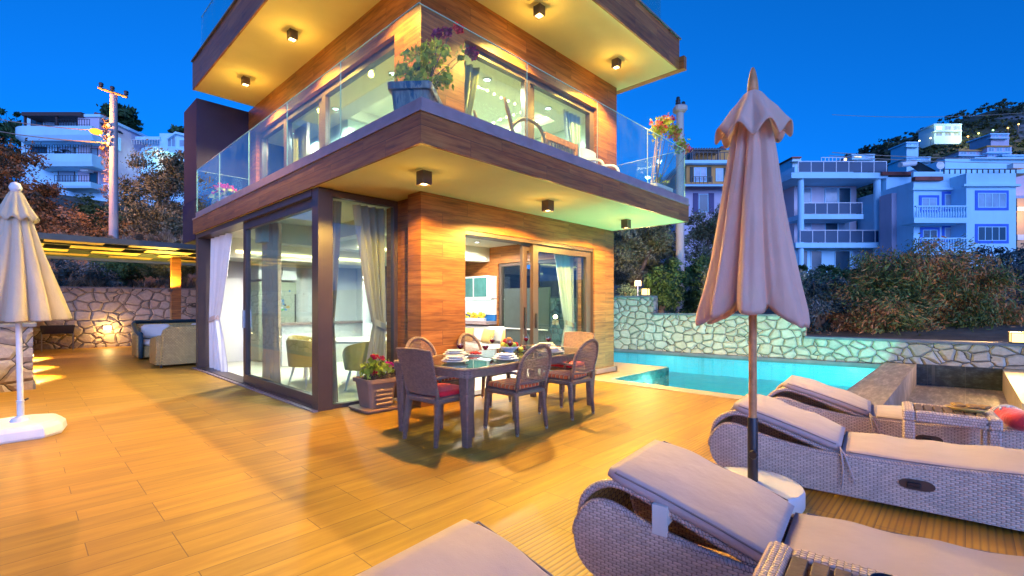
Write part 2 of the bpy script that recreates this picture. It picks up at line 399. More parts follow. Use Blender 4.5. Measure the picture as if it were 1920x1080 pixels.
M['marble'] = tiles('grey_streaked_tile', (.36,.28,.215), (.27,.215,.175), (.40,.32,.22), .60, 2.0, .006, .5, (.9, 5.0, 1), .8)
M['greenmarble'] = tiles('dark_green_marble', (.05,.07,.07), (.035,.05,.05), (.08,.09,.08), .60, .6, .004, .2, (3, 3, 5), .8)
M['edgestone'] = plain('sand_coping_stone', (.55,.42,.25), .5, 0, .12, 4, .15, 40)
M['lampwarm'] = emit('warm_lamp_lens', (1,.72,.30), 14)
M['lampwhite'] = emit('cool_lamp_lens', (.9,.98,1), 9)
M['lantern'] = emit('lantern_glass', (1,.66,.22), 3.2)

# ------------------------------------------------------------------ ground, deck, pool
def ground_h(x, y):
    ox = max(0, x - 15.2); oy = max(0, y - 20.6)
    if ox == 0 and oy == 0: return -3.0
    f = x*FW.x + y*FW.y; l = x*RT.x + y*RT.y
    left = 1/(1+math.exp(max(-40, min(40, (l + 2)/3.0))))
    d = math.hypot(ox, oy)
    hl = 1.55 + .38*max(0, min(d, 8)-1.6) + .22*max(0, min(d, 70)-8)
    hr = .2 + .10*min(d, 60)
    return hl*left + hr*(1-left) if oy > 0 else hr
def axis_vals():
    a = [-2500, -1200, -600, -300, -150, -80, -40, -20]
    a += list(np.arange(-12, 15.1, 3)) + [15.15, 15.3] + list(np.arange(16, 20.5, 1)) + [20.55, 20.75] + list(np.arange(22, 50, 2)) + list(np.arange(50, 120, 6)) + [140, 180, 240, 320, 420, 600, 1200, 2500]
    return a
xs = axis_vals(); ys = axis_vals()
g = MB()
g.add([(x, y, ground_h(x, y)) for y in ys for x in xs],
      [(j*len(xs)+i, j*len(xs)+i+1, (j+1)*len(xs)+i+1, (j+1)*len(xs)+i) for j in range(len(ys)-1) for i in range(len(xs)-1)])
t = NT('dry_earth'); p = t.pos()
c = t.ramp(t.noise(p, .8, 8, .7), [(.3, (.045,.04,.03)), (.5, (.10,.085,.06)), (.7, (.16,.13,.09))])
M['earth'] = t.done(t.bsdf(color=c, rough=.95, normal=t.bump(t.noise(p, 3, 6), .6, .1)))
tag(g.build('ground', M['earth'], smooth=True), kind='structure')

d = MB()
d.box((-9, -7, -.16), (7.05, 20.2, 0)); d.box((7.05, 4.6, -.16), (8.2, 5.3, 0))
d.box((7.05, -7, -.16), (10.2, -1.0, 0))
tag(d.build('deck', M['deck']), kind='structure')
# sand coloured stone round the pool
e = MB(); e.box((7.052, .2, -.30), (7.36, 4.6, .012)); e.box((7.052, 4.6, -.9), (9.62, 5.0, .012)); e.box((8.372, 5.0, -.9), (9.62, 8.2, .012))
tag(e.build('pool_coping', M['edgestone']), kind='structure')
e = MB(); e.box((7.4, .78, -1.3), (13.9, 1.32, .03)); tag(e.build('pool_divider', M['marble']), kind='structure')
e = MB(); e.box((9.3, -1.0, -.5), (14.75, -.55, .03)); tag(e.build('basin_coping', M['edgestone']), kind='structure')
e = MB(); e.box((7.36, -.55, -.60), (14.9, .78, -.42)); tag(e.build('basin_floor', M['marble']), kind='structure')
W0 = Vector((12.9, 7.9, 0)); WA = R(-82.14); WD = Vector((math.cos(WA), math.sin(WA), 0)); WN = Vector((-WD.y, WD.x, 0))   # WN points away from the pool
def wp(s, o, z): q = W0 + WD*s + WN*o; return (q.x, q.y, z)
e = MB()
def wbox(mb, s0, s1, o0, o1, z0, z1, m=0):
    mb.add([wp(s0,o0,z0), wp(s1,o0,z0), wp(s1,o1,z0), wp(s0,o1,z0), wp(s0,o0,z1), wp(s1,o0,z1), wp(s1,o1,z1), wp(s0,o1,z1)],
           [(0,3,2,1),(4,5,6,7),(0,1,5,4),(1,2,6,5),(2,3,7,6),(3,0,4,7)], m)
e.box((7.36, 1.32, -.80), (15, 9.5, -.60)); tag(e.build('pool_floor', M['pooltile']), kind='structure')
e = MB(); e.box((7.30, 1.32, -1.3), (7.365, 4.6, -.10)); e.box((7.4, 1.318, -1.3), (13.8, 1.33, -.10)); wbox(e, -3, 6.7, -.06, .06, -1.3, -.132)
tag(e.build('pool_side', M['pooltile']), kind='structure')
e = MB(); e.box((7.366, 4.585, -.45), (9.635, 4.6, -.0)); e.box((9.62, 4.585, -.45), (9.635, 8.2, -.0)); e.box((9.62,4.6,-1.3),(9.63,8.2,-.45)); e.box((7.4,4.587,-1.3),(9.62,4.6,-.45))
tag(e.build('pool_tile_band', M['greenmarble']), kind='structure')
e = MB(); wbox(e, -4, 6.62, -.16, .05, -.13, -.02); tag(e.build('pool_ledge', M['cap']), kind='structure')
e = MB(); wbox(e, 6.62, 9.2, -.12, .03, -.5, .03); tag(e.build('basin_wall_tile', M['greenmarble']), kind='structure')
e = MB(); nx, ny = 60, 60
e.sheet(lambda u, v: (7.36 + u*6.6, 1.325 + v*7.0, -.085), nx, ny)
tag(e.build('water', M['water'], smooth=True), kind='structure')

# pool wall of pale rubble: three stepped lengths with slate caps and a lantern
pw = thing('stone_wall', 'pale rubble stone wall in steps with slate cap behind pool', 'wall', wp(2, 0, 0), world=True)
b = MB(); wbox(b, -4.5, 1.16, 0, .35, -1.3, 1.56); wbox(b, 1.16, 5.02, .003, .35, -1.3, 1.04); wbox(b, 5.02, 16, .006, .40, -1.3, .50)
b.build('stonework', M['stoneR'], pw)
for s0, s1, z in ((-4.5, 1.20, 1.56), (1.20, 5.05, 1.04), (5.05, 16, .50)):
    b = MB(); wbox(b, s0, s1, -.04, .40, z, z+.055); b.build('cap', M['cap'], pw)
b = MB(); wbox(b, 1.10, 1.22, -.012, .36, 1.1, 1.56); wbox(b, 4.97, 5.07, -.012, .36, .56, 1.04); b.build('end_pier', M['stoneL'], pw)
def lantern(loc, label, w=.15, power=55, rz=0):
    L = thing('wall_lantern', label, 'lantern', loc, 'cube lanterns on the stone walls', True)
    x, y, z = loc
    b = MB(); b.cbox((x, y, z+.012), (w+.02, w+.02, .024), rz); b.cbox((x, y, z+w+.02), (w+.03, w+.03, .02), rz)
    ca, sa = math.cos(rz), math.sin(rz)
    for i in (-1, 1):
        for j in (-1, 1): b.cbox((x+(i*ca-j*sa)*w/2, y+(i*sa+j*ca)*w/2, z+.02+w/2), (.016, .016, w), rz)
    b.build('lantern_frame', M['bronze'], L)
    b = MB(); b.cbox((x, y, z+.02+w/2), (w*.86, w*.86, w*.92), rz); b.build('lantern_glass', M['lantern'], L)
    light('lantern_light', 'POINT', (x, y, z+w+.12), power, (1, .62, .20), L, .06)
    return L
lantern(wp(.92, .16, 1.615), 'lit cube lantern on tall end of pool wall', .20, 330, WA)
lantern(wp(8.75, .05, .555), 'lit cube lantern on low wall at far end of basin', .20, 330, WA)

# back wall and the low left wall, warm rubble
bwall = thing('stone_wall', 'warm rubble stone wall across the back under the pergola', 'wall', (2, 19.9, 0), world=True)
b = MB(); b.add([(-9, 21.6, -.3), (8, 18.55, -.3), (8, 19.0, -.3), (-9, 22.0, -.3), (-9, 21.6, 1.86), (8, 18.55, 1.86), (8, 19.0, 1.86), (-9, 22.0, 1.86)],
             [(0,3,2,1),(4,5,6,7),(0,1,5,4),(1,2,6,5),(2,3,7,6),(3,0,4,7)])
b.build('stonework', M['stoneL'], bwall)
b = MB(); b.add([(-9, 21.56, 1.86), (8, 18.51, 1.86), (8, 19.04, 1.86), (-9, 22.05, 1.86), (-9, 21.56, 1.90), (8, 18.51, 1.90), (8, 19.04, 1.90), (-9, 22.05, 1.90)],
             [(0,3,2,1),(4,5,6,7),(0,1,5,4),(1,2,6,5),(2,3,7,6),(3,0,4,7)])
b.build('cap', M['cap'], bwall)
lw = thing('stone_wall', 'low rubble stone wall with cap behind the cream parasol', 'wall', (-.4, 11, 0), world=True)
b = MB(); b.box((-3.5, 10.68, 0), (.16, 20.4, 1.0)); b.build('stonework', M['stoneL'], lw)
b = MB(); b.box((-3.55, 10.63, 1.0), (.20, 20.4, 1.05)); b.build('cap', M['cap'], lw)
b = MB(); b.box((.161, 10.7, 0), (.19, 20.4, .09)); b.build('skirting', M['cap'], lw)
b = MB(); b.box((-3.6, 8.2, 0), (-.34, 10.66, .42)); b.box((-3.62, 8.15, .42), (-.30, 10.66, .47))
tag(b.build('bench', M['edgestone'], loc=(-1, 9.4, 0)), 'low sand coloured stone bench beside rubble wall', 'bench')
lantern((-.12, 10.95, 1.055), 'lit cube lantern on low wall behind cream parasol', .17, 45)
for y, lab in ((12.2, 'nearest small light on inner face of the low left wall'), (14.2, 'middle small light on inner face of the low left wall'), (16.6, 'farthest small light on inner face of the low left wall')):
    L = thing('step_light', lab, 'wall light', (.165, y, .45), 'step lights along the low left wall', True)
    b = MB(); b.box((.161, y-.06, .40), (.185, y+.06, .52)); b.build('housing', M['bronze'], L)
    b = MB(); b.box((.185, y-.045, .415), (.19, y+.045, .44)); b.build('lens', M['lampwarm'], L)
    light('step_light_lamp', 'SPOT', (.22, y, .44), 190, (1,.66,.22), L, .02, 140, .5, (0, R(25), 0))
yb = 21.6 - 3.05*(1.95+9)/17
L = thing('step_light', 'small square light in the back stone wall', 'wall light', (1.95, yb, .6), None, True)
b = MB(); b.cbox((1.95, yb-.015, .62), (.22, .05, .13), R(-10)); b.build('housing', M['bronze'], L)
b = MB(); b.cbox((1.95, yb-.045, .62), (.19, .012, .10), R(-10)); b.build('lens', M['lampwarm'], L)
light('step_light_lamp', 'POINT', (1.95, yb-.22, .55), 30, (1,.62,.2), L, .04)

# ------------------------------------------------------------------ the villa
V = thing('villa', 'flat roofed two storey villa clad in brown wood look panels with glass balcony', 'villa', (3.0, 5.5, 0), world=True)
def vbox(name, mat, *boxes, parent=None, **k):
    b = MB()
    for a, c in boxes: b.box(a, c)
    return b.build(name, mat, parent or V, **k)
# ground floor walls (front plane y 5.15, end x 8.36); door opening x 4.41-7.66, z 0-2.40
vbox('ground_floor_wall', M['wood'], ((3.65,5.15,0),(4.41,5.45,2.835)), ((4.41,5.15,2.42),(7.66,5.45,2.835)), ((7.66,5.15,0),(8.36,5.45,2.835)), ((3.78,5.452,0),(4.2,6.2,2.835)))
vbox('side_wall', M['wood'], ((8.16,5.452,0),(8.36,5.9,2.83)), ((8.16,5.9,2.36),(8.36,8.3,2.83)), ((8.16,5.9,0),(8.36,8.3,.35)), ((8.16,8.3,0),(8.36,13.0,2.83)))
vbox('sill_strip', M['edgestone'], ((7.66,5.10,.013),(8.40,5.148,.10)), ((8.362,5.10,.013),(8.40,5.6,.10)))
fr = vbox('side_window', M['bronze'], ((8.2,5.9,2.28),(8.3,8.3,2.358)), ((8.2,5.9,.352),(8.3,8.3,.43)), ((8.2,5.9,.43),(8.3,5.97,2.28)), ((8.2,8.22,.43),(8.3,8.3,2.28)), ((8.2,7.05,.43),(8.3,7.13,2.28)))
vbox('pane', M['glass'], ((8.245,5.97,.43),(8.25,8.22,2.28)), parent=fr)
# corner glazing
vbox('corner_post', M['bronze'], ((2.61,5.88,0),(2.80,6.06,2.833)))
f2 = vbox('corner_window', M['bronze'], ((2.802,5.90,2.745),(3.80,5.99,2.833)), ((2.802,5.90,0),(3.80,5.99,.05)), ((3.72,5.90,.05),(3.80,5.99,2.745)))
vbox('pane', M['glass'], ((2.802,5.935,.05),(3.72,5.94,2.745)), parent=f2)
f3 = vbox('sliding_door', M['bronze'], ((2.66,6.062,2.62),(2.74,8.91,2.74)), ((2.66,6.062,.03),(2.74,8.91,.16)), ((2.66,8.79,.16),(2.74,8.91,2.62)), ((2.66,6.062,.16),(2.74,6.15,2.62)))
vbox('pane', M['glass'], ((2.695,6.15,.16),(2.70,8.79,2.62)), parent=f3)
vbox('handle', M['steel'], ((2.63,8.84,.95),(2.66,8.86,1.25)), parent=f3)
vbox('door_track', M['bronze'], ((2.60,6.062,2.742),(2.86,11.6,2.833)), ((2.60,6.062,0),(2.86,11.6,.03)), ((2.60,11.602,0),(2.86,11.76,2.833)))
vbox('threshold', M['coping'], ((2.54,5.86,.002),(2.598,11.8,.02)))
# front sliding door
f5 = vbox('sliding_door', M['bronze'], ((5.96,5.22,2.25),(7.64,5.29,2.36)), ((5.96,5.22,.03),(7.64,5.29,.14)), ((5.96,5.22,.14),(6.09,5.29,2.25)), ((7.50,5.22,.14),(7.64,5.29,2.25)))
vbox('pane', M['glass'], ((6.09,5.253,.14),(7.50,5.257,2.25)), parent=f5)
vbox('handle', M['black'], ((6.01,5.19,.95),(6.04,5.22,1.2)), parent=f5)
f6 = vbox('sliding_door', M['bronze'], ((5.80,5.31,.05),(5.90,5.37,2.34)), ((5.90,5.31,2.25),(7.60,5.37,2.34)), ((5.90,5.31,.05),(7.60,5.37,.12)))
vbox('handle', M['black'], ((5.83,5.285,.95),(5.86,5.31,1.3)), parent=f6)
vbox('door_frame', M['bronze'], ((4.41,5.17,2.362),(7.66,5.44,2.418)), ((4.41,5.17,.005),(7.66,5.44,.028)), ((7.642,5.17,.028),(7.66,5.44,2.362)))
# dark block behind (stairs) with ribbed lower cladding
b = MB(); b.box((2.62,11.80,3.62),(8.3,12.9,5.74)); b.build('stair_block_wall', M['darkpanel'], V)
b = MB(); b.box((2.66,11.80,2.74),(2.85,12.9,3.618)); b.box((2.85,12.62,2.835),(8.3,12.9,3.618))
for i in range(11):
    y = 11.86 + i*.1; b.box((2.60,y,2.74),(2.66,y+.055,3.60))
b.build('ribbed_cladding', M['darkpanel'], V)
# rooms
vbox('ground_floor_slab', M['cream'], ((2.86,6.0,-.1),(8.16,12.8,.01)), ((3.66,5.452,-.1),(8.16,6.0,.01)))
vbox('ceiling', M['cream'], ((2.80,6.0,2.77),(8.16,12.8,2.832)), ((4.2,5.452,2.77),(8.16,6.0,2.832)))
vbox('ceiling_beam', M['cream'], ((2.86,8.6,2.42),(8.16,8.95,2.768)), ((3.9,6.2,2.52),(4.15,8.6,2.768)), ((2.95,11.2,2.35),(8.16,12.3,2.766)))
vbox('rear_wall', M['darkpanel'], ((2.88,11.77,0),(3.0,12.9,2.738)), ((3.0,12.62,0),(8.3,12.9,2.83)))
vbox('inner_wall', M['white'], ((3.01,12.4,.01),(8.16,12.6,2.765)), ((6.6,10.6,.01),(6.75,12.4,2.77)))
cg = emit('cove_glow', (1,.78,.38), 6)
vbox('cove_strip', cg, ((3.2,11.17,2.45),(8.0,11.195,2.50))); vbox('cove_strip', cg, ((4.6,8.56,2.46),(8.0,8.595,2.50)))
# balcony slab over ground floor
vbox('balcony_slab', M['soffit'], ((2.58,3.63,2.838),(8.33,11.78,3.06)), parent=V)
vbox('balcony_fascia', M['wood'], ((2.55,3.60,2.832),(8.36,3.628,3.125)), ((2.55,3.63,2.832),(2.578,11.78,3.125)), ((8.332,3.63,2.832),(8.36,11.0,3.125)))
vbox('balcony_coping', M['coping'], ((2.535,3.585,3.127),(8.375,3.70,3.155)), ((2.535,3.702,3.127),(2.65,11.78,3.155)), ((8.26,3.702,3.127),(8.375,5.2,3.155)))
vbox('balcony_kerb', M['coping'], ((2.60,3.66,3.157),(8.50,3.76,3.29)), ((2.60,3.762,3.157),(2.68,11.78,3.29)), ((8.44,3.762,3.157),(8.50,5.12,3.29)))
vbox('balcony_floor', M['edgestone'], ((2.68,3.76,3.062),(8.44,11.7,3.09)))
ends = [3.715, 5.31, 6.91, 8.51, 10.16, 11.77]
for a, c in zip(ends[:-1], ends[1:]):
    gp = vbox('glass_panel', M['rail'], ((2.618,a+.005,3.20),(2.628,c-.005,4.20)))
    vbox('glass_edge', M['glassedge'], ((2.617,a+.005,4.2005),(2.629,c-.005,4.206)), ((2.617,c-.0045,3.29),(2.629,c-.002,4.2)), parent=gp)
ends = [2.62, 4.14, 5.61, 7.06, 8.47]
for a, c in zip(ends[:-1], ends[1:]):
    gp = vbox('glass_panel', M['rail'], ((a+.005,3.715,3.20),(c-.005,3.725,4.19)))
    vbox('glass_edge', M['glassedge'], ((a+.005,3.714,4.1905),(c-.005,3.726,4.196)), ((c-.0045,3.714,3.29),(c-.002,3.726,4.19)), parent=gp)
gp = vbox('glass_panel', M['rail'], ((8.462,3.73,3.2),(8.472,5.15,4.19))); vbox('glass_edge', M['glassedge'], ((8.461,3.73,4.1905),(8.473,5.15,4.196)), parent=gp)
gp = vbox('glass_panel', M['rail'], ((2.64,11.76,3.1),(3.62,11.77,4.19))); vbox('glass_edge', M['glassedge'], ((2.64,11.759,4.1905),(3.62,11.771,4.196)), parent=gp)
# upper storey: wall planes x 3.63 and y 5.12
HZ = 5.12
vbox('upper_wall', M['wood'], ((3.63,5.12,3.09),(4.37,5.40,HZ)), ((3.63,5.12,HZ),(8.42,5.40,5.752)), ((7.72,5.12,3.09),(8.42,5.40,HZ)),
     ((3.63,5.402,3.09),(3.88,5.75,HZ)), ((3.63,5.402,HZ),(3.88,11.79,5.752)), ((3.63,11.3,3.09),(3.88,11.79,HZ)))
vbox('upper_side_wall', M['wood'], ((8.22,5.402,3.09),(8.42,11.7,5.752)))
uf = vbox('upper_window', M['bronze'], ((4.37,5.2,HZ-.10),(7.72,5.3,HZ-.002)), ((5.74,5.2,3.10),(5.86,5.3,HZ-.1)), ((5.90,5.25,3.10),(6.02,5.33,HZ-.1)), ((7.58,5.2,3.1),(7.72,5.3,HZ-.1)), ((4.37,5.2,3.1),(4.43,5.3,HZ-.1)), ((4.37,5.2,3.092),(7.72,5.3,3.13)))
vbox('pane', M['glass'], ((4.43,5.247,3.13),(5.74,5.25,HZ-.1)), ((6.02,5.287,3.13),(7.58,5.29,HZ-.1)), parent=uf)
uf = vbox('upper_window', M['bronze'], ((3.70,5.752,HZ-.12),(3.80,11.3,HZ-.002)), ((3.70,5.752,3.1),(3.80,5.80,HZ-.12)), ((3.70,8.05,3.1),(3.78,8.19,HZ-.12)), ((3.74,8.25,3.1),(3.82,8.40,HZ-.12)), ((3.70,9.75,3.1),(3.80,9.92,HZ-.12)), ((3.70,11.16,3.1),(3.80,11.3,HZ-.12)), ((3.70,5.752,3.092),(3.80,11.3,3.13)))
vbox('pane', M['glass'], ((3.748,5.80,3.13),(3.751,8.05,HZ-.12)), ((3.778,8.40,3.13),(3.781,9.75,HZ-.12)), ((3.748,9.92,3.13),(3.751,11.16,HZ-.12)), parent=uf)
vbox('upper_ceiling', M['cream'], ((3.885,5.405,5.30),(8.215,11.7,5.36)))
vbox('ceiling_border', M['cream'], ((3.885,5.405,5.10),(8.215,6.05,5.298)), ((3.885,6.05,5.10),(4.6,11.7,5.298)), ((7.6,6.05,5.10),(8.215,11.7,5.298)), ((4.6,8.9,5.10),(7.6,9.15,5.298)))
cg = emit('cove_glow_upper', (1,.80,.50), 13)
for q in (((4.75,6.08,5.20),(7.5,6.11,5.235)), ((4.63,6.2,5.20),(4.66,8.8,5.235)), ((7.55,6.2,5.20),(7.58,8.8,5.235))): vbox('cove_strip', cg, q)
mint = plaster('mint_room_paint', (.62,.74,.68), .03)
vbox('room_wall', mint, ((4.6,9.0,3.1),(8.215,9.12,5.098)), ((8.10,5.405,3.1),(8.21,9.0,5.098)), ((4.6,9.12,3.1),(4.7,11.7,5.098)))
vbox('upper_floor', M['edgestone'], ((3.885,5.405,3.062),(8.215,11.7,3.10)))
# roof slab
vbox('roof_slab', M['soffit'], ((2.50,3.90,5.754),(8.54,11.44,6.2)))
vbox('roof_fascia', M['wood'], ((2.47,3.87,5.748),(8.57,3.898,6.31)), ((2.47,3.90,5.748),(2.498,11.44,6.31)), ((8.542,3.90,5.748),(8.57,11.44,6.31)))
vbox('roof_fascia_lip', M['wood'], ((8.572,3.78,5.748),(8.68,11.44,5.99)))
vbox('roof_coping', M['cap'], ((2.44,3.84,6.312),(8.60,3.95,6.34)), ((2.44,3.952,6.312),(2.55,11.44,6.34)), ((8.49,3.952,6.312),(8.60,11.44,6.34)))
gp = vbox('glass_panel', M['rail'], ((2.61,4.1,6.34),(2.622,9.2,7.28)), ((2.61,9.21,6.34),(2.622,11.4,7.28))); vbox('glass_edge', M['glassedge'], ((2.609,4.1,7.281),(2.623,11.4,7.288)), parent=gp)
gp = vbox('glass_panel', M['rail'], ((2.7,4.1,6.34),(8.3,4.112,7.28)), ((8.3,4.13,6.34),(8.312,8,7.28)))

# downlights under both soffits
def downlight(loc, label, group, power, cast=164, blend=.2):
    x, y, z = loc
    L = thing('downlight', label, 'downlight', loc, group, True)
    b = MB(); w, h = .062, .15
    b.loft([[(x-w,y-w,z),(x+w,y-w,z),(x+w,y+w,z),(x-w,y+w,z)], [(x-w,y-w,z-h),(x+w,y-w,z-h),(x+w,y+w,z-h),(x-w,y+w,z-h)],
            [(x-w*.8,y-w*.8,z-h),(x+w*.8,y-w*.8,z-h),(x+w*.8,y+w*.8,z-h),(x-w*.8,y+w*.8,z-h)], [(x-w*.7,y-w*.7,z-h+.02),(x+w*.7,y-w*.7,z-h+.02),(x+w*.7,y+w*.7,z-h+.02),(x-w*.7,y+w*.7,z-h+.02)]], cap=False)
    b.build('housing', M['bronze'], L)
    b = MB(); b.cbox((x,y,z-h+.016), (w*1.5,w*1.5,.006)); b.build('lens', M['lampwarm'], L)
    light('downlight_beam', 'SPOT', (x,y,z-h-.01), power, (1,.60,.10), L, .02, cast, blend)
    light('downlight_spill', 'POINT', (x,y,z-h-.06), power*.012, (1,.60,.10), L, .05)
    return L
LP, UP = 400, 800
for x, y, lab in ((3.14,4.37,'black cube downlight under balcony nearest the glass corner'), (5.25,4.32,'black cube downlight under balcony above the dining table'), (7.38,4.30,'black cube downlight under balcony nearest the pool')):
    downlight((x,y,2.836), lab, 'cube downlights under the balcony', LP*(1.35 if x == 5.25 else .8))
for x, y, lab in ((3.05,10.08,'glowing cube downlight under roof eave farthest back on the left'), (3.05,7.82,'glowing cube downlight under roof eave halfway along the left side'), (3.05,5.56,'glowing cube downlight under roof eave beside the left corner'),
                  (5.32,4.54,'brightest glowing cube downlight under roof eave above balcony window'), (7.44,4.53,'glowing cube downlight under roof eave at the pool end')):
    downlight((x,y,5.752), lab, 'cube downlights under the roof eaves', UP*(.5 if y == 5.56 else 1), 132, .45)
# room lights: recessed spots
def recessed(loc, label, power, c=(1,.97,.86)):
    x, y, z = loc
    L = thing('recessed_light', label, 'ceiling light', loc, 'recessed ceiling spots indoors', True)
    b = MB(); b.lathe([(.075,0),(.075,-.012),(.055,-.014),(.05,-.004)], loc, 20); b.build('trim_ring', M['steel'], L, True)
    b = MB(); b.lathe([(.05,-.005),(.05,-.009)], loc, 16); b.build('lens', M['lampwhite'], L)
    light('recessed_beam', 'SPOT', (x,y,z-.03), power, c, L, .06, 165, .3)
GI, UI = 290, 240
for x, y, z, lab in ((4.7,7.2,2.768,'recessed spot above the indoor dining set'), (6.6,6.6,2.768,'recessed spot behind the front sliding door'), (4.4,10.0,2.768,'recessed spot in front of the fridge'), (7.2,8.0,2.768,'recessed spot above the cream sofa'), (3.4,9.4,2.768,'recessed spot beside the open sliding door')):
    recessed((x,y,z), lab, GI)
for x, y, z, lab in ((4.2,6.7,5.098,'left upstairs spot near the balcony corner'), (4.2,8.7,5.098,'upstairs spot above the middle of left window'), (4.2,10.6,5.098,'upstairs spot at the far end of left window'), (5.4,5.75,5.098,'upstairs spot behind the front window above lounge chair'), (7.0,5.75,5.098,'upstairs spot behind the front window by green curtain')):
    recessed((x,y,z), lab, UI)
light('upper_room_cove_light', 'AREA', (6.1,7.5,5.25), 160, (.95,.95,.75), V, 1.6)
# pool lamps
def pool_lamp(loc, label, dirv, power, c=(.60,1,.80)):
    L = thing('pool_lamp', label, 'pool lamp', loc, 'underwater pool lamps', True)
    q = Vector((0,0,1)).rotation_difference(Vector(dirv)).to_matrix()
    def place(b): b.v = [tuple(q @ Vector(p) + Vector(loc)) for p in b.v]; return b
    b = MB(); b.lathe([(.11,0),(.11,.02),(.09,.03)], (0,0,0), 20); place(b).build('lamp_ring', M['steel'], L)
    b = MB(); b.lathe([(.085,.031),(.06,.04)], (0,0,0), 20); place(b).build('lens', emit('pool_lamp_lens', (.7,1,.95), 18), L)
    light('pool_lamp_beam', 'POINT', Vector(loc)+Vector(dirv)*.16, power, c, L, .06)
pool_lamp((8.6,4.582,-.30), 'underwater pool lamp glowing brightly below the coping corner by the villa', (0,-1,0), 110, (1,.92,.70))
pool_lamp((11.2,1.336,-.34), 'underwater pool lamp in the side of the pool divider', (0,1,0), 270)
pool_lamp((7.37,3.0,-.34), 'underwater pool lamp below the deck edge behind the brown parasol pole', (1,0,0), 270)
pool_lamp((9.64,6.7,-.34), 'added underwater pool lamp round the corner behind the villa end', (1,0,0), 190)  # unseen lamp, added to brighten the far part of the pool

# ------------------------------------------------------------------ sun loungers
LG = 'rattan sun loungers in a row on the deck'
def rrect(hw, ht, r, n=3):                     # rounded rectangle section
    pts = []
    for cx, cy, a0 in ((hw-r, ht-r, 0), (-hw+r, ht-r, 90), (-hw+r, -ht+r, 180), (hw-r, -ht+r, 270)):
        for k in range(n+1):
            a = R(a0 + 90*k/n); pts.append((cx + r*math.cos(a), cy + r*math.sin(a)))
    return pts
def pad(b, path, width, thick, yc, seed=0, m=0, wr=.006):
    """upholstered pad following a path of (s, z of its underside)"""
    rnd = random.Random(seed); rings = []
    N = len(path)
    P = []
    for i in range(N-1):
        for k in range(6):
            f = k/6; P.append((path[i][0]*(1-f)+path[i+1][0]*f, path[i][1]*(1-f)+path[i+1][1]*f))
    P.append(path[-1]); n = len(P)
    for i, (s_, z_) in enumerate(P):
        a = P[max(i-1,0)]; c = P[min(i+1,n-1)]; tx, tz = c[0]-a[0], c[1]-a[1]; l = math.hypot(tx, tz) or 1; nx, nz = -tz/l, tx/l
        if nz < 0: nx, nz = -nx, -nz
        f = min(i, n-1-i); sh = (.72, .93, 1.0)[min(f, 2)]
        hw = width/2*(.955+.045*min(f,2)/2); ht = thick/2*sh
        ring = []
        for (y, q) in rrect(hw, ht, min(.028, ht*.95)):
            bulge = .010*(1-(y/hw)**2) if q > 0 else 0
            w = wr*math.sin(7*s_*3+y*9+seed)*math.sin(y*13+seed*2)
            o = thick/2 + q + bulge + (w if q > 0 else 0)
            ring.append((s_ + nx*o, yc + y, z_ + nz*o))
        rings.append(ring)
    b.loft(rings, m)
    return P
def arc_lerp(pts, n=4):                        # Catmull-Rom smoothing
    out = []
    for i in range(len(pts)-1):
        p0 = pts[max(i-1,0)]; p1 = pts[i]; p2 = pts[i+1]; p3 = pts[min(i+2, len(pts)-1)]
        for k in range(n):
            t = k/n
            out.append(tuple(.5*((2*b)+(-a+c)*t+(2*a-5*b+4*c-d)*t*t+(-a+3*b-3*c+d)*t**3) for a, b, c, d in zip(p0,p1,p2,p3)))
    out.append(tuple(pts[-1])); return out
WID = .68
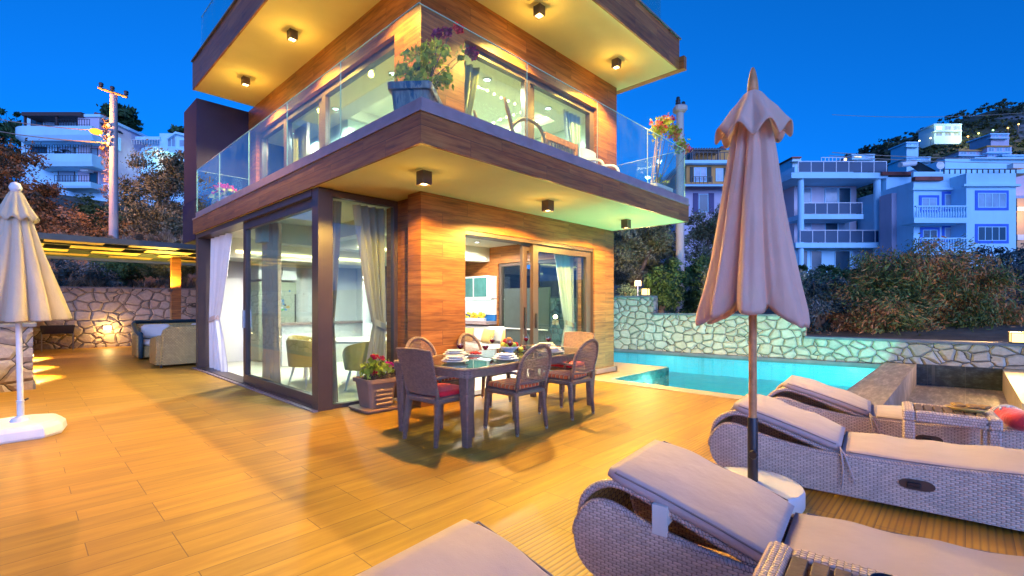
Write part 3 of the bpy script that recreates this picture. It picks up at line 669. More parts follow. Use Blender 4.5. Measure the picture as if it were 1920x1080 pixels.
def make_lounger(label):
    L = thing('sun_lounger', label, 'sun lounger', group=LG)
    prof = arc_lerp([(-1.36,.10),(-1.38,.22),(-1.34,.345),(-1.1,.335),(-.57,.305),(-.18,.295),(.09,.32),(.3,.36),(.45,.405),(.55,.39),(.62,.31),(.645,.22),(.62,.12),(.55,.06),(.45,.04),(.2,.035),(-.6,.035),(-1.2,.035),(-1.34,.06)], 3)
    for y0 in (0, WID-.04):
        b = MB(); b.prism(prof, 'y', y0, y0+.04); b.build('side_panel', M['grey'], L)
    b = MB()
    for y0 in (.02, WID-.02): b.tube([(s_, y0, z_) for s_, z_ in prof[4:34]], .021, 7)
    b.build('braided_edge', M['greyd'], L, True)
    b = MB(); b.box((-1.36, .04, .06), (-1.33, WID-.04, .32)); b.build('foot_panel', M['grey'], L)
    hp = arc_lerp([(-.2,.30),(.0,.365),(.2,.435),(.36,.485),(.47,.495),(.56,.455),(.615,.39),(.635,.30)], 4)
    for y0 in (.05, WID-.05):
        b = MB(); b.tube([(s_, y0, z_) for s_, z_ in hp], .020, 8); b.build('back_hoop', M['greyd'], L, True)
    b = MB(); hh = [q for q in hp if q[0] > .46] + [(.635,.2),(.60,.10)]
    b.loft([[(s_-.012, y, z_-.006) for y in (.05, WID-.05)] for s_, z_ in hh], cap=False, closed=False); b.build('head_panel', M['cane'], L, True)
    b = MB()
    for k in range(12):
        s_ = -.16 + k*.052; z_ = .315 + (s_+.16)*.335; b.cbox((s_, WID/2, z_), (.028, WID-.12, .012))
    b.build('back_slats', M['teak'], L)
    b = MB(); b.box((-1.32,.045,.25), (-.2,WID-.045,.275)); b.build('seat_deck', M['brownd'], L)
    b = MB(); b.box((-1.3,.05,.0), (-1.22,.12,.06)); b.box((-1.3,WID-.12,.0), (-1.22,WID-.05,.06)); b.box((.3,.05,.0), (.38,.12,.06)); b.box((.3,WID-.12,.0), (.38,WID-.05,.06)); b.build('foot', M['black'], L)
    sd = len(bpy.data.objects)
    bp = [(-.205,.315),(-.0,.385),(.25,.46),(.485,.52)]
    b = MB(); P = pad(b, bp, WID-.03, .066, WID/2, sd); bc = b.build('back_cushion', M['cush'], L, True)
    sp = [(-1.30,.318),(-1.1,.306),(-.8,.286),(-.5,.281),(-.225,.283)]
    b = MB(); Q = pad(b, sp, WID-.03, .063, WID/2, sd+3); scn = b.build('seat_cushion', M['cush'], L, True)
    for PP, par, th in ((P, bc, .066), (Q, scn, .063)):
        b = MB(); lo, hi = [], []
        for i, (s_, z_) in enumerate(PP):
            a = PP[max(i-1,0)]; c = PP[min(i+1,len(PP)-1)]; l = math.hypot(c[0]-a[0], c[1]-a[1]); nx, nz = -(c[1]-a[1])/l, (c[0]-a[0])/l
            q = th*.80
            if 0 < i < len(PP)-1: lo.append((s_+nx*q, .017, z_+nz*q)); hi.append((s_+nx*q, WID-.017, z_+nz*q))
        b.tube(lo + hi[::-1], .0045, 5, closed=True); b.build('piping', M['piping'], par, True)
    b = MB()
    for y0 in (WID-.012,):
        b.tube([(-.212,y0-.01,.36),(-.225,y0+.025,.31),(-.235,y0+.028,.20),(-.225,y0+.030,.09)], [.006,.007,.006,.004], 5)
        b.tube([(-.212,y0-.01,.36),(-.24,y0+.022,.32),(-.275,y0+.028,.22),(-.30,y0+.030,.13)], [.006,.007,.006,.004], 5)
    b.build('tie_ribbon', M['cush'], bc, True)
    b = MB(); rec = [(-.62+.062*math.cos(R(a))+(.028 if math.cos(R(a))>0 else -.028), -.004, .195+.034*math.sin(R(a))) for a in range(0,360,20)]
    b.loft([[(x, WID-.002, z) for x, y, z in rec], [(x, WID+.008, z) for x, y, z in rec]]); hd = b.build('recline_handle', M['bronze'], L)
    b = MB(); b.bbox((-.605,WID+.014,.195), (.07,.012,.032), .005); b.build('handle_grip', M['black'], hd)
    return L
RZL = R(96.5)
def lpos(x, y): return (x + WID*math.sin(RZL), y - WID*math.cos(RZL), 0)
lo1 = make_lounger('front sun lounger with white strap tied over its hoop, below brown parasol')
b = MB(); b.box((.185,WID-.075,.385), (.25,WID-.015,.470)); b.box((.185,WID-.016,.34), (.25,WID+.002,.47)); 
lo4 = copy_tree(lo1); lo2 = copy_tree(lo1); lo3 = copy_tree(lo1)
b.build('white_strap', M['sheer'], lo1)
put(lo1, lpos(1.965,.75), RZL)
put(lo4, lpos(.545,.77), RZL, 'nearest sun lounger, only the top of its back cushion in the picture')
put(lo2, lpos(3.91,.84), RZL, 'sun lounger with creased cushions just behind the brown parasol pole')
put(lo3, lpos(5.33,.84), RZL, 'sun lounger closest to the pool, carrying a rolled red towel')

# slatted side tables
def make_side_table(label):
    T = thing('side_table', label, 'side table', group='rattan side tables with slatted tops')
    w, l, h = .43, .56, .52                      # w along x, l along y
    b = MB(); e = .075
    b.bbox((0,-l/2+e/2,h-.045),(w,e,.09),.012); b.bbox((0,l/2-e/2,h-.045),(w,e,.09),.012); b.bbox((-w/2+e/2,0,h-.047),(e,l-2*e,.086),.012); b.bbox((w/2-e/2,0,h-.047),(e,l-2*e,.086),.012)
    b.build('rim', M['greyd'], T)
    for i in (-1,1):
        for j in (-1,1):
            b = MB(); b.bbox((i*(w/2-.04), j*(l/2-.04), (h-.09)/2), (.07,.07,h-.09), .01); b.build('leg', M['greyd'], T)
    for k in range(7):
        b = MB(); b.bbox((0, -l/2+e+.03+k*(l-2*e-.06)/6, h-.012), (w-2*e-.004,.046,.018), .003); b.build('slat', M['slatwood'], T)
    return T
st2 = make_side_table('small rattan side table with slatted top holding a bread plate')
st1 = copy_tree(st2)
put(st2, (5.09,.10,0), R(5)); put(st1, (1.66,.205,0), R(5), 'small rattan side table with slatted top holding a dark mug')
# black mug, bread board, towels
mg = thing('mug', 'dark glazed mug on the front slatted table', 'mug', (1.60,.145,.522))
b = MB(); b.lathe([(.030,0),(.038,.006),(.041,.05),(.042,.092),(.039,.092),(.037,.05),(.032,.012)], (0,0,0), 28); b.build('body', plain('dark_glaze', (.012,.013,.02), .12, 0, .2, 10), mg, True)
b = MB(); b.tube([(-.04*math.cos(0)-.0, 0, .075),(-.066,0,.07),(-.07,0,.045),(-.06,0,.025),(-.041,0,.02)], .006, 7); b.build('handle', M['black'], mg, True)
b = MB(); b.lathe([(.037,.07),(.001,.071)], (0,0,0), 24, cap=False); b.build('coffee', plain('coffee', (.02,.01,.006), .1), mg)
bd = thing('plate', 'yellow leaf shaped dish on table by the rolled towel', 'dish', (5.10,-.01,.522))
b = MB(); b.lathe([(.05,0),(.085,.008),(.115,.03),(.105,.03),(.07,.012),(.001,.01)], (0,0,0), 20); b.v = [(x*.8, y*1.15, z) for x,y,z in b.v]; b.build('dish', plain('mustard_glaze', (.55,.36,.08), .3), bd, True)
for k, (dx, dy, rz, nm) in enumerate(((.0,.05,.3,'slice of toasted bread nearest the table end'),(-.01,-.03,.1,'slice of toasted bread in middle of the dish'),(.01,-.09,-.3,'slice of toasted bread nearest the towel'))):
    b = MB(); b.bbox((5.10+dx, -.01+dy, .565), (.11,.07,.022), .008, rz)
    tag(b.build('bread_slice', plain('toast%d'%k, (.40,.22,.07), .8, 0, .5, 25, .5, 60), loc=(5.10+dx,-.01+dy,.555)), nm, 'bread', 'toasted bread on the yellow dish')
def towel(loc, label, rz):
    T = thing('towel', label, 'towel', loc, 'rolled red towels on loungers')
    b = MB(); rings = []
    for i in range(15):
        f = i/14; x = -.19+.38*f; sh = (.5,.85,.96)[min(i,14-i)] if min(i,14-i) < 3 else 1
        rings.append([(x, sh*.095*math.cos(a)*(1+.04*math.sin(9*f+a*2)), .078+sh*.078*math.sin(a)*(1+.04*math.sin(7*f+3*a))) for a in [2*math.pi*k/20 for k in range(20)]])
    b.loft(rings); b.build('roll', fabric('red_towel', (.55,.012,.02), .1, .35, 14, sheen=.6), T, True)
    b = MB()
    for x in (.06,.085): b.tube([(x, .101*math.cos(a), .078+.084*math.sin(a)) for a in [R(q) for q in range(-20,200,14)]], .006, 5)
    for q in (45,75,105): b.tube([(.012,.099*math.cos(R(q)),.078+.082*math.sin(R(q))),(.042,.099*math.cos(R(q+14)),.078+.082*math.sin(R(q+14)))], .006, 5)
    b.build('woven_emblem', M['sheer'], T, True)
    T.rotation_euler = (0,0,rz); return T
t3 = towel((5.46,-.27,.372), 'rolled red towel with white stripe on the lounger by the pool', R(20))
t2 = towel((4.28,-.60,.36), 'rolled red towel at frame edge on the creased lounger', R(10))

# ------------------------------------------------------------------ parasols
def canopy_rings(prof, n, folds, depth, seed, sharp=1.0):
    rings = []
    for z, r, dmul in prof:
        ring = []
        for i in range(n):
            a = 2*math.pi*i/n
            w = math.cos(folds*a + .35*math.sin(2*a+seed) + .25*z*math.sin(a+seed))
            w = math.copysign(abs(w)**sharp, w)
            rr = r*(1 + depth*dmul*w + .05*dmul*math.sin(3*a+seed))
            ring.append((rr*math.cos(a), rr*math.sin(a), z + .05*dmul*depth*math.sin(folds*a/2+seed) if dmul > .9 else z))
        rings.append(ring)
    return rings
P1 = thing('parasol', 'closed beige parasol on wooden pole standing between the loungers', 'parasol', (3.51,1.06,0))
b = MB(); b.lathe([(.30,0),(.31,.02),(.31,.105),(.30,.125),(.05,.135),(.03,.135)], (0,0,0), 48); b.build('base', M['whiteplastic'], P1, True, auto=40)
b = MB(); b.lathe([(.033,.13),(.033,.56),(.030,.57)], (0,0,0), 16); sl_ = b.build('pole_sleeve', M['black'], P1, True, auto=40)
b = MB(); b.lathe([(.026,-.02),(.030,-.012),(.030,.012),(.026,.02)], (0,0,0), 8); b.v = [(-.055+z*.9, -.02+y, .33+x) for x,y,z in b.v]; b.build('knob', M['black'], sl_)
b = MB(); b.lathe([(.0255,.56),(.0255,2.80)], (0,0,0), 16); b.build('pole', M['teak'], P1, True, auto=40)
b = MB(); b.lathe([(.035,2.80),(.036,2.84),(.030,2.90),(.018,2.96),(.008,2.985)], (0,0,0), 16); b.build('finial', M['teak'], P1, True)
def folded_canopy(prof, n, nf, seed):
    rings = []
    for z, r, dm in prof:
        ring = []
        for i in range(n):
            a = 2*math.pi*i/n
            ph = nf*a/2 + .5*math.sin(a*2+seed)
            fold = abs(math.sin(ph))**.75                # sharp valleys, full lobes
            amp = .46*dm
            rr = r*(1-amp + amp*fold + .05*dm*math.sin(3*a+seed*2) + .022*dm*math.sin(nf*2.5*a+z*2.2+seed) + .012*dm*math.sin(31*a-z*5))
            dz = .085*dm*dm*(1-fold) + .05*dm*math.sin(2*a+seed) if dm > .85 else 0
            tw = .10*dm*math.sin(z*2+seed)
            ring.append((rr*math.cos(a+tw), rr*math.sin(a+tw), z + dz))
        rings.append(ring)
    return rings
b = MB()
prof = [(2.74,.05,.2),(2.62,.105,.45),(2.5,.135,.7),(2.3,.165,.85),(2.1,.195,.86),(1.9,.225,.87),(1.7,.26,.89),(1.5,.30,.93),(1.36,.335,1),(1.27,.35,1),(1.235,.345,1),(1.25,.325,1),(1.32,.30,1)]
b.loft(folded_canopy(prof, 200, 8, 1.3), cap=False); b.build('canopy', M['parasol'], P1, True)
b = MB(); rings = []
for k, (z, r, dm) in enumerate([(2.82,.035,.0),(2.80,.06,.1),(2.74,.10,.25),(2.66,.148,.35),(2.58,.195,.42),(2.53,.228,.5),(2.525,.222,.5),(2.56,.19,.42)]):
    rings.append([((r*(1-.22*dm+.36*dm*abs(math.sin(3.5*a+.6))**.7))*math.cos(a), (r*(1-.22*dm+.36*dm*abs(math.sin(3.5*a+.6))**.7))*math.sin(a), z+.09*dm*math.sin(4*a*2+2.2)*(1 if k>2 else .3)+.05*dm*math.sin(a+1)) for a in [2*math.pi*i/120 for i in range(120)]])
b.loft(rings, cap=False); b.build('vent_flap', M['parasol'], P1, True)

P2 = thing('parasol', 'closed cream parasol with ball finial on white pole at left edge', 'parasol', (.02,7.06,0))
b = MB()
oct_ = [(-.36,-.18),(-.18,-.34),(.16,-.34),(.30,-.20),(.34,.02),(.30,.22),(.10,.34),(-.22,.32),(-.36,.16)]
b.loft([[(x*q, y*q, z) for x, y in oct_] for z, q in ((.0,.98),(.03,1.03),(.10,1.0),(.135,.90),(.15,.80))]); b.lathe([(.09,.14),(.07,.18),(.03,.20)], (0,0,0), 16)
b.build('base', M['whiteplastic'], P2)
b = MB(); b.lathe([(.028,.14),(.028,.34),(.032,.345),(.032,.36),(.024,.365),(.024,2.45)], (0,0,0), 14); po = b.build('pole', M['whiteplastic'], P2, True, auto=40)
b = MB(); b.tube([(.02,0,.355),(.06,0,.37)], .009, 6); b.build('clamp', M['black'], po)
b = MB(); b.lathe([(.0,2.49),(.035,2.50),(.052,2.545),(.035,2.59),(.004,2.605)], (0,0,0), 16); b.build('finial', M['whiteplastic'], P2, True)
b = MB()
prof = [(2.43,.05,.15),(2.2,.13,.3),(2.16,.14,.4),(1.9,.21,.5),(1.6,.30,.55),(1.35,.375,.6),(1.2,.42,.62),(1.185,.415,.62),(1.23,.38,.62)]
b.loft(folded_canopy(prof, 120, 10, 3.1), cap=False); b.build('canopy', M['parasolL'], P2, True)
b = MB(); rings = []
for z, r, dm in [(2.50,.045,.0),(2.46,.065,.1),(2.36,.10,.2),(2.26,.145,.3),(2.22,.165,.34),(2.215,.155,.34)]:
    rings.append([((r*(1-.2*dm+.4*dm*abs(math.sin(5*a+.6))**.8))*math.cos(a), (r*(1-.2*dm+.4*dm*abs(math.sin(5*a+.6))**.8))*math.sin(a), z+.06*dm*math.sin(10*a)) for a in [2*math.pi*i/120 for i in range(120)]])
b.loft(rings, cap=False); b.build('vent_flap', M['parasolL'], P2, True)
P2.rotation_euler = (R(1.0), R(-.9), 0)

# ------------------------------------------------------------------ dining set on the deck
TR = R(5.5); TC = Vector((4.08,3.99,0))
def tl(x, y, z=0): return (TC.x + x*math.cos(TR) - y*math.sin(TR), TC.y + x*math.sin(TR) + y*math.cos(TR), z)
DT = thing('dining_table', 'brown rattan dining table with glass top laid for a meal', 'dining table')
def rr_outline(hx, hy, r, n=6):
    return rrect(hx, hy, r, n)
def ring_slab(b, out, inn, z0, z1):
    n = len(out)
    vs = [(x,y,z0) for x,y in out]+[(x,y,z1) for x,y in out]+[(x,y,z0) for x,y in inn]+[(x,y,z1) for x,y in inn]
    fs = []
    for i in range(n):
        j = (i+1)%n
        fs += [(i,j,n+j,n+i), (2*n+j,2*n+i,3*n+i,3*n+j), (n+i,n+j,3*n+j,3*n+i), (j,i,2*n+i,2*n+j)]
    b.add(vs, fs)
HX, HY = 1.30, .58
b = MB(); ring_slab(b, rr_outline(HX,HY,.14), rr_outline(HX-.10,HY-.10,.06), .665, .742); b.tube([(x,y,.738) for x,y in rr_outline(HX-.012,HY-.012,.13)], .017, 7, closed=True); b.build('table_rim', M['brown'], DT)
b = MB()
for k in range(36): x = -HX+.12+k*(2*HX-.24)/35; b.cbox((x,0,.70),(.022,2*HY-.2,.008))
for k in range(16): y = -HY+.12+k*(2*HY-.24)/15; b.cbox((0,y,.70),(2*HX-.2,.022,.0085))
b.box((-.05,-HY+.1,.66),(.05,HY-.1,.69)); b.build('top_lattice', M['brownd'], DT)
b = MB(); b.loft([[(x,y,z) for x,y in rr_outline(HX-.05,HY-.05,.09)] for z in (.744,.752)]); b.build('glass_top', M['tableglass'], DT)
for i in (-1,1):
    for j in (-1,1):
        b = MB(); cx, cy = i*(HX-.11), j*(HY-.11); rings = []
        for z, w in ((.665,.062),(.6,.060),(.3,.048),(.0,.036)):
            rings.append([(cx+px, cy+py, z) for px, py in rrect(w, w, w*.35, 3)])
        b.loft(rings); b.build('leg', M['brown'], DT)
put(DT, TC, TR)

def plaid():
    t = NT('orange_plaid_cushion'); p = t.obj(); s = t.n('SeparateXYZ', {0: p})
    fx = t.math('FRACT', t.math('MULTIPLY', s.outputs[0], 17)); fy = t.math('FRACT', t.math('MULTIPLY', s.outputs[1], 17))
    l = t.math('MAXIMUM', t.math('GREATER_THAN', fx, .80), t.math('GREATER_THAN', fy, .84))
    dk = t.math('MAXIMUM', t.math('LESS_THAN', fx, .22), t.math('LESS_THAN', fy, .18))
    c = t.mix(dk, (.80,.15,.02), (.50,.06,.010)); c = t.mix(l, c, (.82,.45,.18))
    return t.done(t.bsdf(color=c, rough=.85, sheen=.2, normal=t.bump(t.noise(p, 9, 3), .2, .02)))
def redprint():
    t = NT('red_print_cushion'); p = t.obj()
    v = t.n('TexVoronoi', {'Vector': t.mapping(p, (1,2.1,1), (0,0,.7)), 'Scale': 6.5}).outputs['Distance']
    m = t.math('LESS_THAN', v, .17); g = t.math('GREATER_THAN', t.noise(p, 4.5, 2), .5)
    c = t.mix(t.math('MULTIPLY', m, g), (.78,.010,.022), (.80,.66,.52))
    return t.done(t.bsdf(color=c, rough=.8, sheen=.2, normal=t.bump(t.noise(p, 9, 3), .2, .02)))
M['orange'] = plaid(); M['red'] = redprint()
CG = 'brown rattan chairs round the dining table'
def seat_pad(L, mat, w=.44, d=.44, z=.455, th=.055):
    b = MB(); rings = []
    for zz, q in ((z,.90),(z+.012,.99),(z+th*.6,1.0),(z+th*.92,.95),(z+th,.80)):
        rings.append([(x*q, y*q+.02, zz) for x, y in rrect(w/2, d/2, .07, 4)])
    rings.append([(x*.35, y*.35+.02, z+th+.012) for x, y in rrect(w/2, d/2, .07, 4)])
    b.loft(rings); b.build('seat_cushion', mat, L, True, auto=60)
def legs(L, mat, w, d, tip=True):
    for i in (-1,1):
        for j, dy in ((-1,-.045),(1,.02)):
            b = MB(); rings = []
            for f in (0,.5,1):
                x = i*(w/2-.03+.02*f); y = j*(d/2-.03)+dy*f; z = .42*(1-f); r = .027-.010*f
                rings.append([(x+px, y+py, z+(.02 if tip and f==1 else 0)) for px, py in rrect(r, r, r*.4, 2)])
            b.loft(rings); lg = b.build('leg', mat, L)
            if tip:
                b = MB(); b.lathe([(.017,0),(.018,.03)], (i*(w/2-.01), j*(d/2-.03)+dy, 0), 10); b.build('steel_tip', M['steel'], lg)
def make_round_chair(label):
    """seat faces +y, back at -y"""
    L = thing('dining_chair', label, 'chair', group=CG); w = .48; d = .48
    legs(L, M['brown'], w, d)
    b = MB(); b.bbox((0,0,.425),(w,d,.055),.015); b.build('seat_frame', M['brown'], L)
    seat_pad(L, M['orange'])
    def bk(x, z): return (x, -d/2+.015-(z-.45)*.26 - .03*(1-(x/.24)**2), z)
    loop = []
    for k in range(33):
        a = math.pi*k/32; x = -.235*math.cos(a)*(1 if True else 0); z = .68+.25*abs(math.sin(a))**.9
        loop.append(bk(x, z))
    loop = [bk(-.215,.44), bk(-.222,.56)] + loop + [bk(.222,.56), bk(.215,.44)]
    b = MB(); b.tube(loop, .021, 8); b.tube([bk(-.21,.535),bk(0,.53),bk(.21,.535)], .014, 7); b.build('back_hoop', M['brown'], L, True)
    def inside(x, z):
        if z < .68: return abs(x) < .222 and z > .53
        return (x/.235)**2 + ((z-.68)/.25)**2 < 1
    b = MB(); r = .0032
    for k in range(24):
        z = .54+k*.0165; xs_ = [x for x in np.linspace(-.235,.235,48) if inside(x, z)]
        if len(xs_) > 3: b.tube([bk(x, z) for x in xs_[::4]+[xs_[-1]]], r, 4, cap=False)
    for k in range(22):
        x = -.22+k*.021; zs_ = [z for z in np.linspace(.53,.935,48) if inside(x, z)]
        if len(zs_) > 3: b.tube([bk(x, z) for z in zs_[::5]+[zs_[-1]]], r*1.2, 4, cap=False)
    b.build('woven_back', M['brown'], L)
    for i in (-1,1):
        b = MB(); b.tube([bk(i*.225,.64),(i*.25,-.10,.655),(i*.25,.08,.635),(i*.245,.17,.58),(i*.235,.195,.50),(i*.23,.20,.43)], .016, 7); b.build('armrest', M['brown'], L, True)
    return L
def make_flat_chair(label):
    L = thing('dining_chair', label, 'chair', group=CG); w = .50; d = .48
    legs(L, M['brown'], w, d, False)
    b = MB(); b.bbox((0,0,.425),(w,d,.06),.015); b.build('seat_frame', M['brown'], L)
    seat_pad(L, M['red'], .45, .45)
    def bk(u, v, o=0):                             # u across -1..1, v up 0..1
        x = u*(.225+.03*v); z = .49+.42*v+.012*(1-u*u)*v; y = -d/2+.02-.11*v+.025*u*u - .02 + o
        return (x, y, z)
    n = 14
    b = MB(); b.sheet(lambda u, v: bk(2*u-1, v), n, n); b.sheet(lambda u, v: bk(1-2*u, v, -.018), n, n); 
    rim = [bk(-1,k/8,-.009) for k in range(9)]+[bk(-1+2*k/8,1,-.009) for k in range(1,9)]+[bk(1,1-k/8,-.009) for k in range(1,9)]+[bk(1-2*k/8,0,-.009) for k in range(1,8)]
    b.tube(rim, .014, 7, closed=True); b.build('backrest', M['brown'], L, True)
    b = MB()
    for i in (-1,1): b.tube([(i*.225,-d/2+.02,.43),bk(i,0,-.01),bk(i,.12,-.01)], .020, 7)
    b.build('back_post', M['brown'], L, True)
    for i in (-1,1):
        b = MB(); b.tube([bk(i,.38,0),(i*.25,-.05,.655),(i*.25,.12,.65),(i*.245,.20,.62),(i*.24,.215,.52),(i*.235,.215,.43)], .018, 7); b.build('armrest', M['brown'], L, True)
    return L
rc = make_round_chair('round backed chair at near long side of dining table, nearer the red seat chair')
c2 = copy_tree(rc); c3 = copy_tree(rc); c4 = copy_tree(rc)
put(rc, tl(-.36,-.40), TR+R(-6)); put(c2, tl(.57,-.47), TR+R(-3), 'round backed chair at near long side of dining table, nearer the pool')
put(c3, tl(-.52,.66), TR+R(180), 'round backed chair across the table in front of the wood wall'); put(c4, tl(.45,.72), TR+R(184), 'round backed chair across the table in front of the open doorway')
fc = make_flat_chair('flat backed armchair with red cushion at the near end of dining table'); f2c = copy_tree(fc)
put(fc, tl(-1.13,-.03), TR+R(-92)); put(f2c, tl(1.52,.08), TR+R(90), 'flat backed armchair at far end of dining table by sliding door')
ZT = .753
cnt = {}
def plate_stack(x, y, where, ns=(3)):
    px, py, _ = tl(x, y)
    names = ['wide plate at bottom of the stack ', 'middle plate of the stack ', 'top plate of the stack ']
    for k in range(ns):
        r = (.145,.125,.105)[k]; z = ZT + k*.021
        b = MB(); b.lathe([(r*.55,0),(r*.62,.002),(r*.95,.020),(r,.024),(r*.97,.026),(r*.6,.008),(.002,.007)], (px,py,z), 28)
        tag(b.build('plate', M['china'], smooth=True, loc=(px,py,z)), names[k]+where, 'plate', 'white plates laid on the dining table')
plate_stack(-.98,-.10,'in front of the red seat chair'); plate_stack(-.50,-.38,'before near chair beside the red seat one'); plate_stack(.45,-.36,'before near chair on the pool side')
plate_stack(-.52,.36,'before chair against the wood wall'); plate_stack(.98,.10,'before armchair by the sliding door')
def wine_glass(x, y, label):
    p = tl(x, y, ZT); W = thing('wine_glass', label, 'wine glass', p, 'glasses of red wine on the dining table')
    b = MB(); b.lathe([(.034,0),(.034,.003),(.006,.008),(.0045,.09),(.012,.10),(.034,.125),(.041,.155),(.036,.20),(.0345,.20),(.039,.155),(.032,.127),(.010,.104)], (0,0,0), 20, cap=False); b.build('glass', M['clear'], W, True)
    b = MB(); b.lathe([(.002,.105),(.010,.106),(.031,.128),(.037,.150),(.001,.151)], (0,0,0), 18); b.build('wine', M['wine'], W, True)
for x, y, lab in ((-.72,.08,'left wine glass between red seat chair and wood wall'),(-.60,-.18,'wine glass nearest the table corner by the red seat'),(-.12,-.14,'wine glass in front of the fruit bowl'),(.12,.34,'wine glass behind the fruit bowl'),(.60,.16,'tall standing wine glass before the door handle'),(.74,-.10,'wine glass beside the far plate stack')):
    wine_glass(x, y, lab)
bp_ = tl(.10,.05,ZT)
FB = thing('fruit_bowl', 'white footed bowl heaped with fruit at centre of table', 'bowl', bp_)
b = MB(); b.lathe([(.05,0),(.055,.006),(.05,.02),(.10,.055),(.125,.085),(.12,.086),(.095,.06),(.002,.03)], (0,0,0), 28); b.build('bowl', M['china'], FB, True)
fruit = {'red_apple': plain('red_apple_skin', (.45,.03,.015), .25, 0, .4, 12), 'lime': plain('green_lime_skin', (.28,.38,.03), .35, 0, .2, 12), 'peach': plain('peach_skin', (.62,.22,.04), .5, 0, .4, 10), 'lemon': plain('lemon_skin', (.70,.48,.03), .4, 0, .1, 12)}
for k, (dx, dy, dz, r, kd, lab) in enumerate(((-.06,-.05,.10,.034,'lime','green lime at left front of the bowl'),(.0,-.075,.10,.036,'lime','green lime at middle front of the bowl'),(.065,-.05,.10,.036,'red_apple','red apple at right front of the bowl'),
     (-.08,.02,.10,.037,'lemon','yellow lemon at left rim of the bowl'),(-.03,.03,.14,.039,'red_apple','red apple high on the left of the heap'),(.035,.02,.145,.039,'peach','orange peach on top right of the heap'),(.08,.03,.10,.036,'lemon','yellow lemon at right rim of the bowl'),(.0,.085,.11,.038,'peach','orange peach at back of the bowl'),(-.02,-.015,.165,.034,'peach','orange peach topmost on the heap'))):
    b = MB(); b.ball((bp_[0]+dx, bp_[1]+dy, bp_[2]+dz), r, n=14, k=9); tag(b.build(kd, fruit[kd], smooth=True, loc=(bp_[0]+dx, bp_[1]+dy, bp_[2]+dz)), lab, 'fruit', 'fruit in the white bowl')
gp_ = tl(.38,.10,ZT); G = thing('grapes', 'bunch of dark grapes beside the fruit bowl', 'grapes', gp_)
b = MB(); rn = random.Random(4)
for k in range(46): b.ball((rn.gauss(0,.055), rn.gauss(0,.04), .013+abs(rn.gauss(0,.018))), .0125, n=8, k=5)
b.build('berries', plain('dark_grape_skin', (.07,.012,.03), .25, 0, .4, 20), G, True)
b = MB(); b.tube([(0,0,.05),(.03,.02,.06),(.06,.03,.055)], .003, 5); b.build('stem', M['teak'], G)
for x, y, lab, kd in ((.27,.0,'yellow lemon lying between bowl and grapes','lemon'),):
    q = tl(x,y,ZT); b = MB(); b.ball((q[0],q[1],q[2]+.034), .034, n=14); tag(b.build(kd, fruit[kd], smooth=True, loc=q), lab, 'fruit')
q = tl(-.33,.22,ZT); CP = thing('strawberry_plate', 'small plate of red berries left of the fruit bowl', 'dish', q)
b = MB(); b.lathe([(.05,0),(.09,.012),(.086,.014),(.002,.005)], (0,0,0), 22); b.build('plate', M['china'], CP, True)
b = MB()
for k in range(16): b.ball((rn.gauss(0,.03), rn.gauss(0,.03), .018+abs(rn.gauss(0,.008))), .014, n=8, k=5)
b.build('berries', plain('berry_skin', (.5,.02,.012), .3), CP, True)

# ------------------------------------------------------------------ left terrace: armchair, sofa, grill, pergola
A = thing('wicker_armchair', 'honey coloured wicker armchair seen from behind beside the house corner', 'armchair', (2.45,12.45,0), world=True)
def rbox(b, x0, y0, z0, x1, y1, z1, r=.05): b.bbox(((x0+x1)/2,(y0+y1)/2,(z0+z1)/2),(x1-x0,y1-y0,z1-z0),r)
b = MB(); b.loft([[(x, 12.30+ (0 if k<1 else -.06*k/3), z) for x, z in ()] for k in ()]) if False else None
b = MB(); rings = []
for y in (12.28, 12.33, 12.42, 12.46):
    q = .03 if y in (12.28, 12.46) else 0
    rings.append([(2.08+q, y, .06), (3.0-q, y, .06), (3.0-q, y, .90-q), (2.28+q, y, .90-q), (2.14+q, y, .80), (2.10+q, y, .66)])
b.loft(rings); b.build('backrest', M['cane'], A)
b = MB(); rings = []
for y, h in ((12.40,.66),(12.7,.62),(13.0,.60),(13.12,.50)): rings.append([(2.02,y,.06),(2.17,y,.06),(2.17,y,h),(2.13,y,h+.03),(2.06,y,h+.03),(2.02,y,h)])
b.loft(rings); b.build('arm', M['cane'], A)
b = MB(); rings = []
for y, h in ((12.47,.66),(12.7,.62),(13.0,.60),(13.12,.50)): rings.append([(2.86,y,.06),(3.01,y,.06),(3.01,y,h),(2.97,y,h+.03),(2.90,y,h+.03),(2.86,y,h)])
b.loft(rings); b.build('arm', M['cane'], A)
b = MB(); b.box((2.172,12.47,.06),(2.858,13.10,.34)); b.build('seat_base', M['cane'], A)
b = MB(); rbox(b, 2.18,12.48,.342,2.85,13.08,.46,.05); b.build('seat_cushion', M['sheer'], A)
b = MB()
for x in (2.1,2.95):
    for y in (12.34,13.05): b.lathe([(.02,0),(.025,.06)], (x,y,0), 8)
b.build('foot', M['black'], A)
S = thing('wicker_sofa', 'honey wicker sofa with teal rim and white cushions under pergola', 'sofa', (2.9,14.9,0), world=True)
b = MB(); rbox(b, 2.0,15.25,.05,4.2,15.42,.86,.06); b.build('backrest', M['cane'], S)
b = MB(); b.tube([(2.03,15.2,.86),(2.06,15.33,.90),(4.2,15.33,.90)], .055, 10); b.tube([(2.05,14.42,.62),(2.03,14.8,.68),(2.03,15.2,.84)], .055, 10); b.tube([(2.05,14.40,.05),(2.05,14.40,.62)], .05, 10); b.build('teal_rim', M['teal'], S, True)
b = MB(); rbox(b, 1.98,14.44,.05,2.10,15.25,.62,.04); b.build('arm', M['cane'], S)
b = MB(); rbox(b, 2.10,14.46,.05,4.2,15.25,.33,.02); b.build('seat_base', M['cane'], S)
